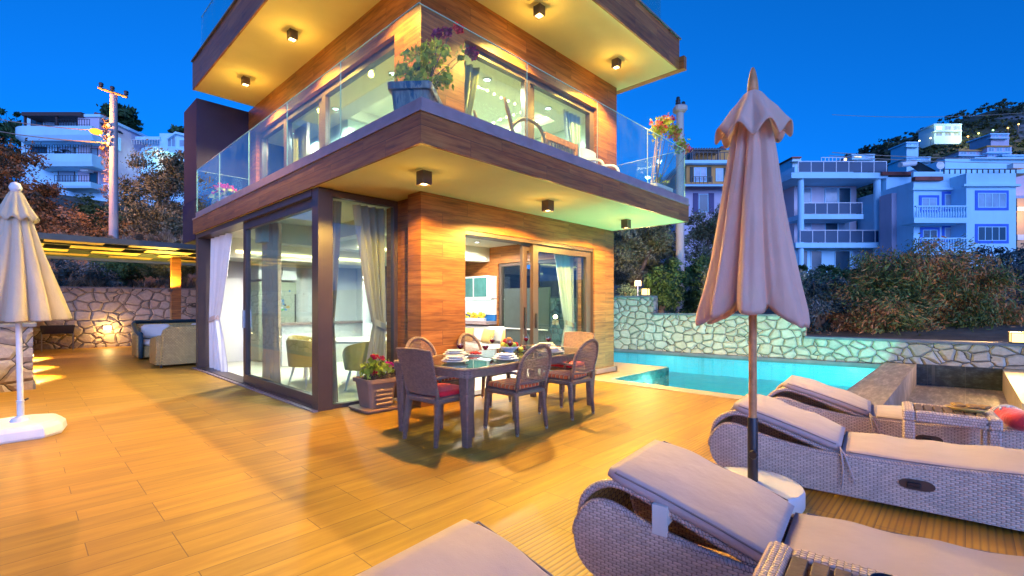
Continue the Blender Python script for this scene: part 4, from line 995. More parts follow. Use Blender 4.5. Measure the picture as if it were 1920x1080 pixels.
b = MB(); rbox(b, 2.12,14.44,.332,3.15,15.2,.47,.05); b.build('seat_cushion', M['sheer'], S)
b = MB(); rbox(b, 3.17,14.44,.332,4.2,15.2,.47,.05); b.build('seat_cushion', M['sheer'], S)
b = MB(); rbox(b, 2.16,15.02,.49,2.78,15.22,.84,.06); b.build('back_cushion', M['sheer'], S)
b = MB(); rbox(b, 3.2,15.0,.48,4.1,15.2,.84,.06); b.build('back_cushion', M['sheer'], S)
BQ = thing('charcoal_grill', 'black trough charcoal grill on thin legs against back wall', 'barbecue', (.78,19.1,0), world=True)
b = MB(); b.loft([[(x,y,z) for x,y in ((.42+q,18.95+q),(1.16-q,18.95+q),(1.16-q,19.3-q),(.42+q,19.3-q))] for z,q in ((.50,.04),(.74,0))]+[[(x,y,z) for x,y in ((.44,18.97),(1.14,18.97),(1.14,19.28),(.44,19.28))] for z in (.74,)]+[[(x,y,.56) for x,y in ((.47,19.0),(1.11,19.0),(1.11,19.25),(.47,19.25))]]); b.build('trough', M['black'], BQ)
for x in (.46,1.12):
    for y in (19.0,19.26):
        b = MB(); b.tube([(x,y,0),(x,y,.72)], .012, 6); b.build('leg', M['steel'], BQ)
b = MB(); b.tube([(.42,19.1,.62),(.34,19.1,.62),(.34,19.2,.62),(.42,19.2,.62)], .01, 6); b.build('handle', M['steel'], BQ)
PG = thing('pergola', 'flat dark pergola with rows of lit yellow boards beside the house', 'pergola', (1.5,17,0), world=True)
yel = plain('yellow_pine_board', (.62,.43,.13), .6, 0, .15, 3)
dkb = plain('dark_pergola_beam', (.06,.075,.075), .6, 0, .2, 5)
pz = 2.76
b = MB(); b.box((-3,14.3,pz+.0),(4.6,14.38,pz+.13)); b.build('front_beam', dkb, PG)
b = MB()
for k in range(5): y = 14.38+k*1.25; b.box((-3,y+.86,pz+.0),(4.6,y+1.0,pz+.085))
b.build('cross_beam', dkb, PG)
b = MB(); b.box((-3,14.38,pz+.09),(4.6,19.6,pz+.12)); b.build('roof_sheet', dkb, PG)
for k in range(4):
    y = 14.38+k*1.25
    for j in range(5):
        x0 = -2.6 + j*1.5 + .5*(k%3)
        b = MB(); b.box((x0,y+.10,pz+.03),(x0+1.02,y+.82,pz+.05)); b.build('board', yel, PG)
b = MB(); b.box((3.15,17.0,0),(3.38,17.2,pz)); b.build('post', M['wood'], PG)
b = MB(); b.box((-2.7,19.2,0),(-2.5,19.4,pz)); b.build('post', M['wood'], PG)
b = MB(); b.box((3.05,16.9,1.72),(3.15,17.0,1.80)); pl_ = b.build('added_uplight', M['bronze'], PG)  # this up-light and the next are added to brighten the boards
light('added_uplight_beam', 'SPOT', (2.95,16.9,1.84), 420, (1,.66,.10), PG, .05, 172, .3, (R(180),0,0))
b = MB(); b.box((-2.5,17.0,1.72),(-2.4,17.1,1.80)); b.build('added_uplight', M['bronze'], PG)
light('added_uplight_beam', 'SPOT', (-.6,17.0,1.84), 420, (1,.66,.10), PG, .05, 172, .3, (R(180),0,0))

# ------------------------------------------------------------------ indoors
def curtain(name, label, x0, y0, x1, y1, z0, z1, mat, tie=None, pinch=.35, side=0, seed=0):
    """hanging cloth from (x0,y0) to (x1,y1); drawn to one side at the tie"""
    T = thing(name, label, 'curtain', (x0, y0, z0), 'tied back curtains behind the glass', True)
    dx, dy = x1-x0, y1-y0; L_ = math.hypot(dx, dy); nx, ny = -dy/L_, dx/L_
    def fn(u, v):
        z = z1 + (z0-z1)*v
        w = 1.0
        if tie is not None:
            d = (z-tie)/(z1-tie) if z > tie else (tie-z)/(tie-z0)*.55
            w = pinch + (1-pinch)*max(0, min(1, d))**.8
        uu = u*w if side == 0 else 1-(1-u)*w
        a = .045*math.sin(u*26+seed+.6*math.sin(v*3))*(.6+.4*w) + .012*math.sin(u*61+v*4)
        return (x0+dx*uu+nx*a, y0+dy*uu+ny*a, z)
    b = MB(); b.sheet(fn, 60, 24); b.build('cloth', mat, T, True)
    if tie is not None:
        u0, u1 = (0, pinch) if side == 0 else (1-pinch, 1)
        pts = []
        for k in range(20):
            a = 2*math.pi*k/20; uu = (u0+u1)/2+math.cos(a)*(u1-u0)/2*1.06; o = .065*math.sin(a); pts.append((x0+dx*uu+nx*o, y0+dy*uu+ny*o, tie+.05*math.cos(a)))
        b = MB(); b.loft([[(x,y,z-.045) for x,y,z in pts],[(x,y,z+.045) for x,y,z in pts]], cap=False); b.build('tieback', M['curtain'], T, True)
    return T
curtain('curtain', 'pale tied curtain at far end of the left glass wall', 2.80,11.5,2.80,10.1,.03,2.72,M['sheer'],1.05,.40,0,1)
curtain('curtain', 'grey tied curtain behind the large fixed glass pane', 3.0,8.95,3.0,8.25,.03,2.72,M['curtain'],None,.4,0,2)
curtain('curtain', 'narrow curtain edge hanging just inside the corner post', 2.84,6.12,3.02,6.12,.03,2.74,M['curtain'],1.1,.45,0,3)
curtain('curtain', 'grey beige curtain tied back beside the wood wall corner', 3.72,6.12,3.22,6.12,.03,2.74,M['curtain'],1.05,.38,0,4)
curtain('curtain', 'green tinted curtain tied back at right of the front sliding door', 7.62,5.62,7.05,5.62,.03,2.40,M['sheer'],.95,.42,0,5)
curtain('curtain', 'narrow white curtain at left edge of the front doorway', 4.40,5.72,4.66,5.72,.03,2.40,M['sheer'],1.2,.4,0,6)
ycur = fabric('yellow_striped_curtain', (.58,.40,.12), .1, .1)
curtain('curtain', 'yellow striped curtain upstairs behind the rose planter', 4.40,5.42,4.95,5.42,3.12,4.98,ycur,3.7,.40,0,7)
curtain('curtain', 'green curtain upstairs at the pool end of front window', 7.55,5.45,7.05,5.45,3.12,5.0,M['sheer'],3.6,.35,0,8)
curtain('curtain', 'grey green curtain upstairs in the left window', 4.0,10.1,4.0,9.45,3.12,4.98,M['curtain'],None,.4,0,9)
# kitchen end wall
FR = thing('fridge', 'steel fridge with notes and magnets on its door', 'fridge', (4.35,12.1,0), world=True)
b = MB(); b.bbox((4.28,12.1,.96),(.86,.58,1.86),.02); b.build('body', plain('fridge_steel', (.52,.55,.42), .3, .4, .08, 2), FR)
b = MB(); b.box((4.66,11.78,.9),(4.68,11.805,1.6)); b.build('handle', M['black'], FR)
mgc = [plain('magnet_%s'%n, c, .5) for n, c in (('blue',(.05,.25,.55)),('white',(.8,.8,.8)),('green',(.05,.55,.12)),('dark',(.05,.05,.05)),('amber',(.7,.4,.1)))]
b = MB(); rn = random.Random(11)
for k in range(22):
    x = 3.95+rn.random()*.6; z = 1.15+rn.random()*.6; w = .03+rn.random()*.06; b.box((x,11.798,z),(x+w,11.808,z+.03+rn.random()*.05), rn.randrange(5))
b.build('magnet', mgc, FR)
b = MB(); b.bbox((4.28,12.1,2.14),(.86,.58,.42),.008); kc = thing('kitchen_cabinet', 'white cupboard with two dark handles over the fridge', 'cupboard', (4.28,12.1,1.93), world=True); b.build('body', M['white'], kc)
for x in (4.2,4.36):
    b = MB(); b.tube([(x,11.80,2.05),(x,11.775,2.09),(x,11.775,2.19),(x,11.80,2.23)], .008, 6); b.build('handle', M['black'], kc)
dr = vbox('inner_door', M['white'], ((4.80,12.3,.02),(5.50,12.36,2.10)))
b = MB(); 
for z, r in ((1.75,.028),(1.5,.02),(1.2,.024),(1.12,.024)): b.ball((5.42,12.285,z), r)
b.ball((5.08,12.29,1.62), .012); b.build('handle', M['black'], dr, True)
KC = thing('kitchen_counter', 'white kitchen counter island with pale stone top', 'counter', (4.6,10.8,0), world=True)
b = MB(); b.box((3.9,10.55,.02),(6.4,11.05,.90)); b.build('body', M['white'], KC)
b = MB(); b.box((3.85,10.5,.902),(6.45,11.1,.945)); b.build('worktop', M['coping'], KC)
vbox('slat_screen', M['darkpanel'], *[((5.55+k*.085,9.7,.95),(5.59+k*.085,9.76,2.24)) for k in range(13)])
vbox('screen_wall', M['white'], ((5.4,9.78,.01),(7.6,9.86,2.42)), ((5.4,9.55,.01),(7.6,9.775,.93)))
# indoor dining table and tub chairs
IT = thing('indoor_table', 'round white table indoors among mustard tub chairs', 'table', (4.1,7.6,0), world=True)
b = MB(); b.lathe([(.62,.72),(.64,.735),(.64,.75),(.002,.752)], (4.1,7.6,0), 36); b.build('tabletop', M['whiteplastic'], IT, True, auto=40)
b = MB(); b.lathe([(.30,.01),(.28,.03),(.05,.08),(.045,.70),(.15,.72)], (4.1,7.6,0), 24); b.build('pedestal', M['whiteplastic'], IT, True, auto=50)
def tub(label):
    T = thing('tub_chair', label, 'chair', group='mustard velvet tub chairs indoors')
    b = MB(); n = 26; o, i_ = [], []
    rings = []
    for k in range(n+1):
        a = R(-205 + 230*k/n); f = abs(math.sin(math.pi*k/n))**.6; h = .60+.20*f
        rings.append([(.30*math.cos(a), .30*math.sin(a), .36), (.335*math.cos(a), .335*math.sin(a), h-.03), (.325*math.cos(a), .325*math.sin(a), h), (.285*math.cos(a), .285*math.sin(a), h), (.265*math.cos(a), .265*math.sin(a), h-.03), (.25*math.cos(a), .25*math.sin(a), .40)])
    b.loft(rings); b.build('backrest', M['gold'], T, True, auto=50)
    b = MB(); b.lathe([(.24,.36),(.28,.39),(.275,.45),(.22,.475),(.002,.48)], (0,0,0), 24); b.build('seat', M['sheer'], T, True)
    for i in (-1,1):
        for j in (-1,1):
            b = MB(); b.tube([(i*.15,j*.15,.37),(i*.22,j*.22,0)], [.022,.012], 8); b.build('leg', M['whiteplastic'], T)
    return T
tc = tub('mustard tub chair nearest the corner window with its back to the deck'); put(tc, (3.72,6.72,0), R(0))
for (x, y, rz, lab) in ((3.28,7.75,-75,'mustard tub chair with its back to the large glass pane'),(4.75,6.95,50,'mustard tub chair seen through corner window on the right'),(3.55,8.4,-145,'mustard tub chair on the far side behind glass pane'),(4.85,8.0,95,'mustard tub chair on the inner side of the table')):
    put(copy_tree(tc), (x,y,0), R(rz), lab)
SF = thing('indoor_sofa', 'long cream sofa indoors seen through the open doorway', 'sofa', (7.7,8.3,0), world=True)
b = MB(); rbox(b, 7.25,7.1,.06,8.05,9.5,.42,.06); b.build('seat', M['sheer'], SF)
b = MB(); rbox(b, 7.85,7.1,.42,8.1,9.5,.82,.07); b.build('backrest', M['sheer'], SF)
b = MB(); rbox(b, 7.25,6.85,.06,8.1,7.09,.62,.06); b.build('arm', M['sheer'], SF)
b = MB(); rbox(b, 7.25,9.51,.06,8.1,9.75,.62,.06); b.build('arm', M['sheer'], SF)
pil = fabric('ochre_pillow', (.62,.36,.10), .08, .2)
for y, rz, lab in ((9.05,20,'ochre pillow at left end of the cream sofa'),(8.2,-12,'ochre pillow in middle of the cream sofa'),(7.45,8,'ochre pillow at right end of the cream sofa')):
    T = thing('pillow', lab, 'pillow', (7.72,y,.60), 'ochre pillows on the cream sofa')
    b = MB(); b.sheet(lambda u, v: (.085*abs(math.sin(math.pi*u)*math.sin(math.pi*v))**.5, (u-.5)*.5, (v-.5)*.34), 12, 12); b.sheet(lambda u, v: (-.085*abs(math.sin(math.pi*u)*math.sin(math.pi*v))**.5, (.5-u)*.5, (v-.5)*.34), 12, 12); b.build('cover', pil, T, True)
    T.rotation_euler = (0, R(18), R(rz))
KS = thing('kitchen_shelf', 'lit kitchen shelf with glass fronted cupboards above the cream sofa', 'kitchen unit', (8.1,8.95,.95), world=True)
b = MB(); b.box((7.80,8.34,.86),(8.155,10.4,.94)); b.build('worktop', M['coping'], KS)
b = MB(); b.box((8.10,8.34,.942),(8.155,10.4,1.10)); b.build('blue_tile_band', plain('blue_tile', (.02,.12,.35), .25), KS)
b = MB(); b.box((8.11,8.34,1.102),(8.155,10.4,1.48)); b.build('backsplash', M['white'], KS)
b = MB(); b.box((7.86,8.34,1.50),(8.155,10.4,2.05)); b.build('cupboard', M['white'], KS)
for k in range(4):
    y = 8.38+k*.5; b = MB(); b.box((7.85,y,1.54),(7.858,y+.46,2.01)); b.build('glass_front', plain('teal_cupboard_glass', (.05,.16,.16), .15) if k == 0 else bpy.data.materials['teal_cupboard_glass'], KS)
b = MB(); b.box((7.90,8.36,1.485),(7.96,10.3,1.498)); b.build('strip_light', emit('kitchen_strip', (.8,1,1), 9), KS)
FWs = thing('flowers', 'row of yellow flowers on the kitchen worktop', 'flowers', (7.95,9.0,.94), None, True)
b = MB(); rn = random.Random(9)
for k in range(40): b.ball((7.95+rn.uniform(-.06,.06), 8.6+rn.random()*.9, 1.02+rn.uniform(0,.12)), .035, n=7, k=5)
b.build('blooms', plain('yellow_bloom', (.72,.50,.03), .6), FWs)
b = MB(); b.bbox((7.95,9.05,.975),(.12,1.0,.07),.01); b.build('trough', M['whiteplastic'], FWs)
TV = thing('television', 'large dark flat television on white leg seen from behind', 'television', (7.1,6.35,0), world=True)
b = MB(); b.box((7.02,5.75,.86),(7.07,6.95,1.68)); b.box((7.05,5.75,.42),(7.10,6.95,.858)); b.build('screen', plain('dark_tv_shell', (.04,.06,.065), .35), TV)
b = MB(); b.tube([(6.98,6.95,.86),(6.98,5.75,.86)], .012, 6); b.tube([(6.98,6.35,.86),(6.85,6.1,.02)], .018, 6); b.tube([(7.1,6.35,.5),(7.15,6.55,.02)], .018, 6); b.build('stand', M['whiteplastic'], TV)
# upstairs
SLt = thing('string_lights', 'string of small round lights hanging just inside the upstairs front window', 'string lights', (5.9,5.9,4.7), world=True)
b = MB(); pts = [(5.34,5.9,5.0),(5.55,5.9,5.01),(5.71,5.9,5.0),(5.88,5.9,4.99),(6.06,5.9,4.99),(6.23,5.9,4.99),(6.42,5.9,5.0),(6.39,5.9,4.88),(6.2,5.9,4.78),(6.02,5.9,4.69),(5.86,5.9,4.6),(5.70,5.9,4.50),(5.57,5.9,4.45),(5.45,5.9,4.38)]
b.tube(pts, .004, 4); b.build('wire', M['whiteplastic'], SLt)
for p_ in pts:
    b = MB(); b.ball(p_, .022, n=8, k=5); b.build('bulb', M['lampwarm'], SLt, True)
# balcony furniture
LC = thing('lounge_chair', 'wooden lounge chair with curved arms standing on balcony behind glass', 'chair', (4.8,4.6,3.09), world=True)
honey = plain('honey_wood', (.55,.34,.13), .5, 0, .2, 9)
for y in (4.35,4.95):
    b = MB(); b.tube([(4.40,y,4.06),(4.44,y,3.95),(4.52,y,3.75),(4.62,y,3.45),(4.58,y,3.09)], [.014,.026,.028,.026,.022], 8); b.build('back_post', honey, LC, True)
    b = MB(); b.tube(arc_lerp([(4.54,y,3.72),(4.72,y,3.86),(4.95,y,3.90),(5.14,y,3.82),(5.24,y,3.60),(5.22,y,3.09)], 4), .024, 8); b.build('armrest', honey, LC, True)
b = MB(); rbox(b, 4.62,4.40,3.40,5.2,4.90,3.52,.04); b.build('seat', M['sheer'], LC)
BN = thing('wooden_crate_bench', 'wooden slatted bench back standing on the balcony', 'bench', (6.2,4.8,3.09), world=True)
b = MB(); b.box((5.75,4.78,3.10),(5.80,4.86,4.08)); b.box((6.56,4.78,3.10),(6.62,4.86,4.08)); b.box((5.80,4.79,3.98),(6.56,4.85,4.08)); b.box((5.80,4.79,3.70),(6.56,4.85,3.76)); b.build('frame', M['teak'], BN)
b = MB()
for k in range(9): x = 5.84+k*.08; b.box((x,4.805,3.76),(x+.045,4.835,3.98))
b.build('slats', plain('pale_slat', (.5,.34,.16), .6), BN)
b = MB(); b.box((5.80,4.79,3.35),(6.56,5.05,3.45)); b.build('seat', M['teak'], BN)
BC = thing('balcony_chair', 'white moulded plastic armchair on the balcony', 'chair', (6.95,4.6,3.09), world=True)
b = MB(); b.sheet(lambda u, v: (6.72+.42*u, 4.72+.05*v-.04*math.sin(math.pi*u), 3.50+.55*v), 8, 8); b.sheet(lambda u, v: (6.72+.42*u, 4.765+.05*v-.04*math.sin(math.pi*u), 3.50+.55*v), 8, 8); b.build('backrest', M['whiteplastic'], BC, True)
b = MB(); b.bbox((6.93,4.52,3.50),(.46,.44,.05),.02); b.build('seat', M['whiteplastic'], BC)
for x in (6.70,7.16):
    b = MB(); b.tube(arc_lerp([(x,4.74,3.82),(x,4.62,3.80),(x,4.48,3.78),(x,4.36,3.72),(x,4.30,3.55),(x,4.28,3.09)], 3), .022, 7); b.build('armrest', M['whiteplastic'], BC, True)
    b = MB(); b.tube([(x,4.72,3.5),(x,4.78,3.09)], .022, 7); b.build('leg', M['whiteplastic'], BC)

# ------------------------------------------------------------------ plants
def leaf_mesh(name, lobes, n, size, mat, parent=None, seed=1, aspect=.42, droop=.0, shell=.55, loc=None, rough=.28, clump=None):
    clump = clump or (110 if n > 1500 else 5)
    """leaf sized faces spread through lobes (x,y,z,rx,ry,rz[,weight]) with an uneven outline"""
    rg = np.random.default_rng(seed)
    L = np.array([(l[:6] if len(l) >= 6 else l) for l in lobes], float)
    wgt = np.array([l[6] if len(l) > 6 else l[3]*l[4]*l[5] for l in lobes], float)**.8; wgt /= wgt.sum()
    # clumps inside every lobe first, leaves inside each clump
    nc = max(8, n//clump); ci = rg.choice(len(L), nc, p=wgt)
    d = rg.normal(size=(nc,3)); d /= np.linalg.norm(d, axis=1)[:,None]
    rad = shell + (1-shell)*rg.random(nc)**.6
    rad *= 1 + rough*np.sin(d[:,0]*5+ci)*np.sin(d[:,1]*4+2*ci) + rough*.5*rg.normal(size=nc)*.5
    cc = L[ci,:3] + d*L[ci,3:6]*rad[:,None]; cr = L[ci,3:6].mean(1)*(.10+.15*rg.random(nc))*(1 if n > 1500 else 1.8)
    k = rg.integers(0, nc, n)
    p = cc[k] + rg.normal(size=(n,3))*cr[k][:,None]*np.array([1,1,.75])
    ud = rg.normal(size=(nc,3)); u = ud[k]*1.3 + rg.normal(size=(n,3))*.6; u[:,2] -= droop*1.6; u += .5*(p-L[ci[k],:3])/L[ci[k],3:6]; u /= np.linalg.norm(u, axis=1)[:,None]
    w = rg.normal(size=(n,3)); w -= (w*u).sum(1)[:,None]*u; w /= np.linalg.norm(w, axis=1)[:,None]
    s = size*(.6+.8*rg.random(n))[:,None]
    nn = np.cross(u, w)
    a = p - u*s*.5; c = p + u*s*.5; b_ = p + w*s*aspect*.5 - nn*s*.08; e = p - w*s*aspect*.5 - nn*s*.08
    V_ = np.stack([a, b_, c, e], 1).reshape(-1, 3)
    o0 = OFF.get(parent, Vector((0,0,0))) if parent is not None else Vector(loc or (0,0,0))
    V_ = V_ - np.array(o0)
    me = bpy.data.meshes.new(name); me.vertices.add(4*n); me.vertices.foreach_set('co', V_.astype(np.float32).ravel())
    me.loops.add(4*n); me.loops.foreach_set('vertex_index', np.arange(4*n, dtype=np.int32))
    me.polygons.add(n); me.polygons.foreach_set('loop_start', np.arange(0, 4*n, 4, dtype=np.int32))
    me.materials.append(mat); me.update(calc_edges=True); me.validate()
    o = bpy.data.objects.new(name, me); col.objects.link(o)
    if parent is not None: o.parent = parent
    else: o.location = o0
    return o
F = {}
F['olive'] = foliage('olive_leaves', [(.25,(.026,.034,.016)),(.5,(.10,.115,.06)),(.75,(.20,.22,.14)),(.95,(.34,.35,.24))])
F['rust'] = foliage('rusty_leaves', [(.22,(.025,.028,.012)),(.45,(.10,.075,.03)),(.62,(.20,.12,.05)),(.85,(.33,.20,.10)),(1,(.45,.34,.24))], clump=.9)
F['tama'] = foliage('tamarisk_sprays', [(.22,(.02,.034,.012)),(.42,(.08,.14,.04)),(.60,(.17,.23,.08)),(.70,(.40,.19,.07)),(.90,(.62,.31,.14)),(1,(.75,.45,.26))], clump=.55)
F['dark'] = foliage('dark_green_leaves', [(.25,(.010,.024,.012)),(.5,(.035,.085,.03)),(.75,(.07,.15,.055)),(1,(.12,.22,.09))])
F['fresh'] = foliage('fresh_green_leaves', [(.25,(.09,.14,.012)),(.5,(.28,.38,.03)),(.8,(.52,.56,.06)),(1,(.66,.62,.12))], clump=6)
F['bluegreen'] = foliage('blue_green_leaves', [(.25,(.012,.03,.03)),(.5,(.035,.075,.075)),(.75,(.08,.13,.13)),(1,(.3,.34,.36))])
F['grass'] = foliage('dry_grass_blades', [(.25,(.06,.05,.03)),(.5,(.14,.12,.075)),(.8,(.25,.22,.15)),(1,(.34,.31,.23))])
F['pink'] = foliage('pink_petals', [(.25,(.45,.005,.10)),(.6,(.75,.02,.22)),(1,(.85,.15,.35))], clump=9)
F['redp'] = foliage('red_petals', [(.25,(.35,.005,.015)),(.6,(.62,.015,.04)),(1,(.75,.10,.10))], clump=9)
F['plum'] = foliage('plum_petals', [(.25,(.10,.004,.04)),(.6,(.22,.01,.09)),(1,(.4,.06,.16))], clump=9)
F['coral'] = foliage('bougainvillea_bracts', [(.25,(.60,.02,.08)),(.5,(.75,.08,.10)),(.8,(.80,.30,.10)),(1,(.85,.5,.15))], clump=9)
M['bark'] = plain('bark', (.10,.075,.055), .9, 0, .4, 6, .8, 30)
def px_lobes(lobes, d, depth=None, seed=0):
    rn = random.Random(seed); out = []
    for (u, v, ru, rv) in lobes:
        dd = d + rn.uniform(-.6, .6)*(depth or ru*d/LENS); c = far(u, v, dd); a = ru*d/LENS; z = rv*d/LENS
        out.append((c.x, c.y, c.z, a, a*.9, z))
    return out
def tree(name, label, cat, lobes, d, mat, n, leaf, base_uv=None, group=None, trunk_r=.14, seed=1, droop=0, aspect=.42, shell=.5, depth=None):
    L = px_lobes(lobes, d, depth, seed)
    if base_uv is None:
        base_uv = (sum(l[0] for l in lobes)/len(lobes), max(l[1]+l[3] for l in lobes)+8)
    base = far(base_uv[0], base_uv[1], d)
    T = thing(name, label, cat, tuple(base), group, True)
    leaf_mesh('crown' if name.endswith('tree') else 'foliage', L, n, leaf, mat, T, seed, aspect, droop, shell)
    cz = sum(l[2] for l in L)/len(L); top = Vector((base.x, base.y, base.z*.6+cz*.4))
    b = MB(); b.tube([base - Vector((0,0,.6)), base*.5+top*.5+Vector((.05,.04,0)), top], [trunk_r*1.15, trunk_r*.9, trunk_r*.7], 8)
    for l in L:
        c = Vector(l[:3]); m = top*.5+c*.5+Vector((0,0,-.1*l[5])); b.tube([top, m, c], [trunk_r*.6, trunk_r*.4, trunk_r*.12], 6)
    b.build('trunk' if name.endswith('tree') else 'stem', M['bark'], T, True)
    return T
tree('shrub', 'large rusty leaved shrub at left edge above the terrace', 'shrub', [(15,330,48,45),(70,375,42,42),(20,400,65,55),(105,425,48,36),(-50,340,80,80),(60,440,90,36)], 24, F['rust'], 26000, .17, seed=3)
tree('shrub', 'dark green shrub between the rusty shrub and street light pole', 'shrub', [(165,400,34,26),(190,420,45,28),(150,430,50,30),(240,400,20,34),(185,440,60,26)], 29, F['dark'], 15000, .2, seed=4)
tree('shrub', 'low brownish shrub lit orange at foot of the street light pole', 'shrub', [(175,428,35,22),(130,436,40,22),(225,436,40,22),(250,446,40,20),(160,450,60,18),(300,452,50,16)], 22.5, F['rust'], 12000, .13, seed=5)
tree('olive_tree', 'big grey green olive tree right of the street light pole', 'tree', [(300,325,42,38),(328,365,36,55),(272,385,42,45),(318,430,55,38),(255,425,30,28),(335,310,25,25)], 24, F['olive'], 26000, .14, (295,460), seed=6)
tree('palm_tree', 'round dark treetop rising behind the white villa roofs', 'tree', [(222,218,24,20),(238,225,20,18),(205,222,16,16),(215,250,22,25)], 66, F['dark'], 7000, .55, (222,330), seed=8)
tree('pine_tree', 'dark spiky treetop at far left above the rusty shrub', 'tree', [(12,212,14,12),(-5,235,25,25),(15,260,30,30),(0,300,40,30)], 62, F['dark'], 7000, .5, (5,340), seed=9)
tree('pine_tree', 'small dark treetop beside the dark house panel', 'tree', [(338,248,14,10),(348,262,14,14)], 66, F['dark'], 2500, .5, (345,330), seed=10)
tree('shrub', 'pale dotted blue green shrub behind wall under pergola, left', 'shrub', [(130,520,40,20),(170,512,40,24),(110,500,40,24),(200,520,34,18)], 16.9, F['bluegreen'], 12000, .09, seed=11)
tree('shrub', 'dark shrub in middle of the bank under the pergola', 'shrub', [(230,508,40,22),(270,500,40,24),(215,490,40,22)], 17.3, F['dark'], 10000, .10, seed=12)
tree('shrub', 'greyish shrub on the bank under the pergola beside the post', 'shrub', [(320,505,34,18),(300,495,30,20),(345,500,26,16)], 17.6, F['olive'], 9000, .1, seed=13)
L_ = []
for k in range(26):
    c = far(150+k*9, 535-3*math.sin(k), 16.4+(k%4)*.3) if k%2 else far(110+k*11, 447, 19+(k%5)*.6); L_.append((c.x, c.y, c.z, .5, .5, .22))
tag(leaf_mesh('grass', L_, 9000, .22, F['grass'], None, 14, .10, -1.5, .1, (3,22,2)), kind='stuff')
# right hand side
tree('olive_tree', 'dark olive tree beside the villa end behind tall pool wall', 'tree', [(1195,455,34,40),(1232,440,32,36),(1180,510,28,40),(1245,495,24,36),(1215,480,36,40),(1165,470,26,50)], 18, F['olive'], 24000, .10, (1188,575), seed=15, trunk_r=.2)
tree('shrub', 'green shrub glowing yellow beside the wall lantern', 'shrub', [(1232,535,26,30),(1252,560,26,28),(1265,520,22,30)], 16.5, F['dark'], 9000, .10, (1240,610), seed=16)
tree('shrub', 'white flowering weed behind tall pool wall', 'shrub', [(1170,546,16,10),(1186,550,14,8)], 15.2, F['bluegreen'], 1500, .06, (1176,570), seed=17)
tree('olive_tree', 'silvery olive tree between right pole and brown parasol', 'tree', [(1325,420,34,30),(1350,450,30,40),(1305,460,28,36),(1340,500,36,34),(1362,410,26,30),(1385,470,40,50)], 21, F['olive'], 22000, .11, (1335,590), seed=18)
tree('shrub', 'dark green shrub in front of the silvery olive tree', 'shrub', [(1300,545,30,40),(1340,550,32,40),(1285,575,26,24),(1320,510,26,30)], 17, F['dark'], 13000, .10, (1315,610), seed=19)
tree('shrub', 'pale leaved upright shrub just left of the brown parasol', 'shrub', [(1325,560,12,36),(1335,530,14,34),(1350,580,18,30)], 15.5, F['olive'], 3500, .10, (1338,610), seed=20)
tree('shrub', 'blue green shrub just right of the brown parasol', 'shrub', [(1525,530,30,25),(1545,560,36,36),(1520,600,34,36),(1570,540,26,22),(1500,560,30,50),(1530,628,40,18)], 15.4, F['bluegreen'], 11000, .09, (1535,650), seed=21)
tree('hedge', 'clipped green hedge below the building with columns', 'hedge', [(1500+k*17,512+(k%2)*2,14,14) for k in range(10)], 36, F['dark'], 12000, .2, (1575,535), seed=22, shell=.3)
tree('tamarisk_shrub', 'huge shrub with drooping rusty flower sprays above low pool wall', 'shrub', [(1590,560,58,42),(1660,515,66,40),(1745,488,62,36),(1640,590,90,45),(1760,585,120,55),(1720,540,100,55),(1570,600,55,40),(1800,520,70,45),(1850,600,90,42),(1690,610,90,30),(1560,640,60,24),(1660,640,70,22),(1770,645,80,22),(1870,648,70,22)], 15.6, F['tama'], 70000, .15, (1715,680), seed=23, droop=.5, aspect=.24, trunk_r=.2, depth=.8)
tree('shrub', 'shrub with lilac tips at right edge behind rusty shrub', 'shrub', [(1870,490,46,30),(1915,500,44,36),(1900,550,60,44),(1960,520,60,60),(1930,610,50,50)], 17, F['bluegreen'], 14000, .11, (1905,680), seed=24)
tree('pine_tree', 'bushy pine between building with columns and blue trimmed house', 'tree', [(1628,390,22,30),(1648,410,26,30),(1660,450,24,26),(1640,470,30,30),(1625,430,24,34)], 60, F['dark'], 9000, .5, (1640,510), seed=25)
# potted plants
def potted(label, cx, cy, z, w, dp, h, rz, pot_mat, name='planter'):
    T = thing(name, label, 'planter', (cx,cy,z), None, True)
    b = MB(); rings = []
    for zz, q in ((.0,.78),(h*.86,.97),(h*.865,1.08),(h,1.10),(h,1.0),(h-.05,.96)):
        rings.append([(cx+x*math.cos(rz)-y*math.sin(rz), cy+x*math.sin(rz)+y*math.cos(rz), z+zz) for x, y in rrect(w/2*q, dp/2*q, .05, 3)])
    b.loft(rings); b.build('pot', pot_mat, T)
    b = MB(); b.loft([[(cx+x*math.cos(rz)-y*math.sin(rz), cy+x*math.sin(rz)+y*math.cos(rz), zz) for x, y in rrect(w/2*.94, dp/2*.94, .05, 3)] for zz in (z+h-.06, z+h-.035)]); b.build('soil', M['soil'], T)
    return T
T = potted('brown tapered planter with red geranium beside the corner window', 3.20,5.50,.045,.42,.40,.37,0,M['pot'])
b = MB(); b.loft([[(3.20+x,5.50+y,zz) for x,y in rrect(.26*q,.24*q,.05,3)] for zz,q in ((.0,.95),(.03,1.05),(.045,1.05))]); b.build('saucer', M['pot'], T)
b = MB()
for k in range(4): b.bbox((3.20,5.302-.004*0+.0*k,.10+.055*k),(.24,.03,.035),.01)
b.build('wave_relief', M['pot'], T)
def stems(T, cx, cy, z, tops, r=.006, mat=None):
    b = MB(); rn = random.Random(int(cx*100))
    for q in tops:
        q = Vector(q); a = Vector((cx+rn.uniform(-.05,.05), cy+rn.uniform(-.05,.05), z)); b.tube([a, a*.5+q*.5+Vector((rn.uniform(-.03,.03),rn.uniform(-.03,.03),.02)), q], [r*1.3, r, r*.5], 5)
    b.build('stem', mat or M['bark'], T, True)
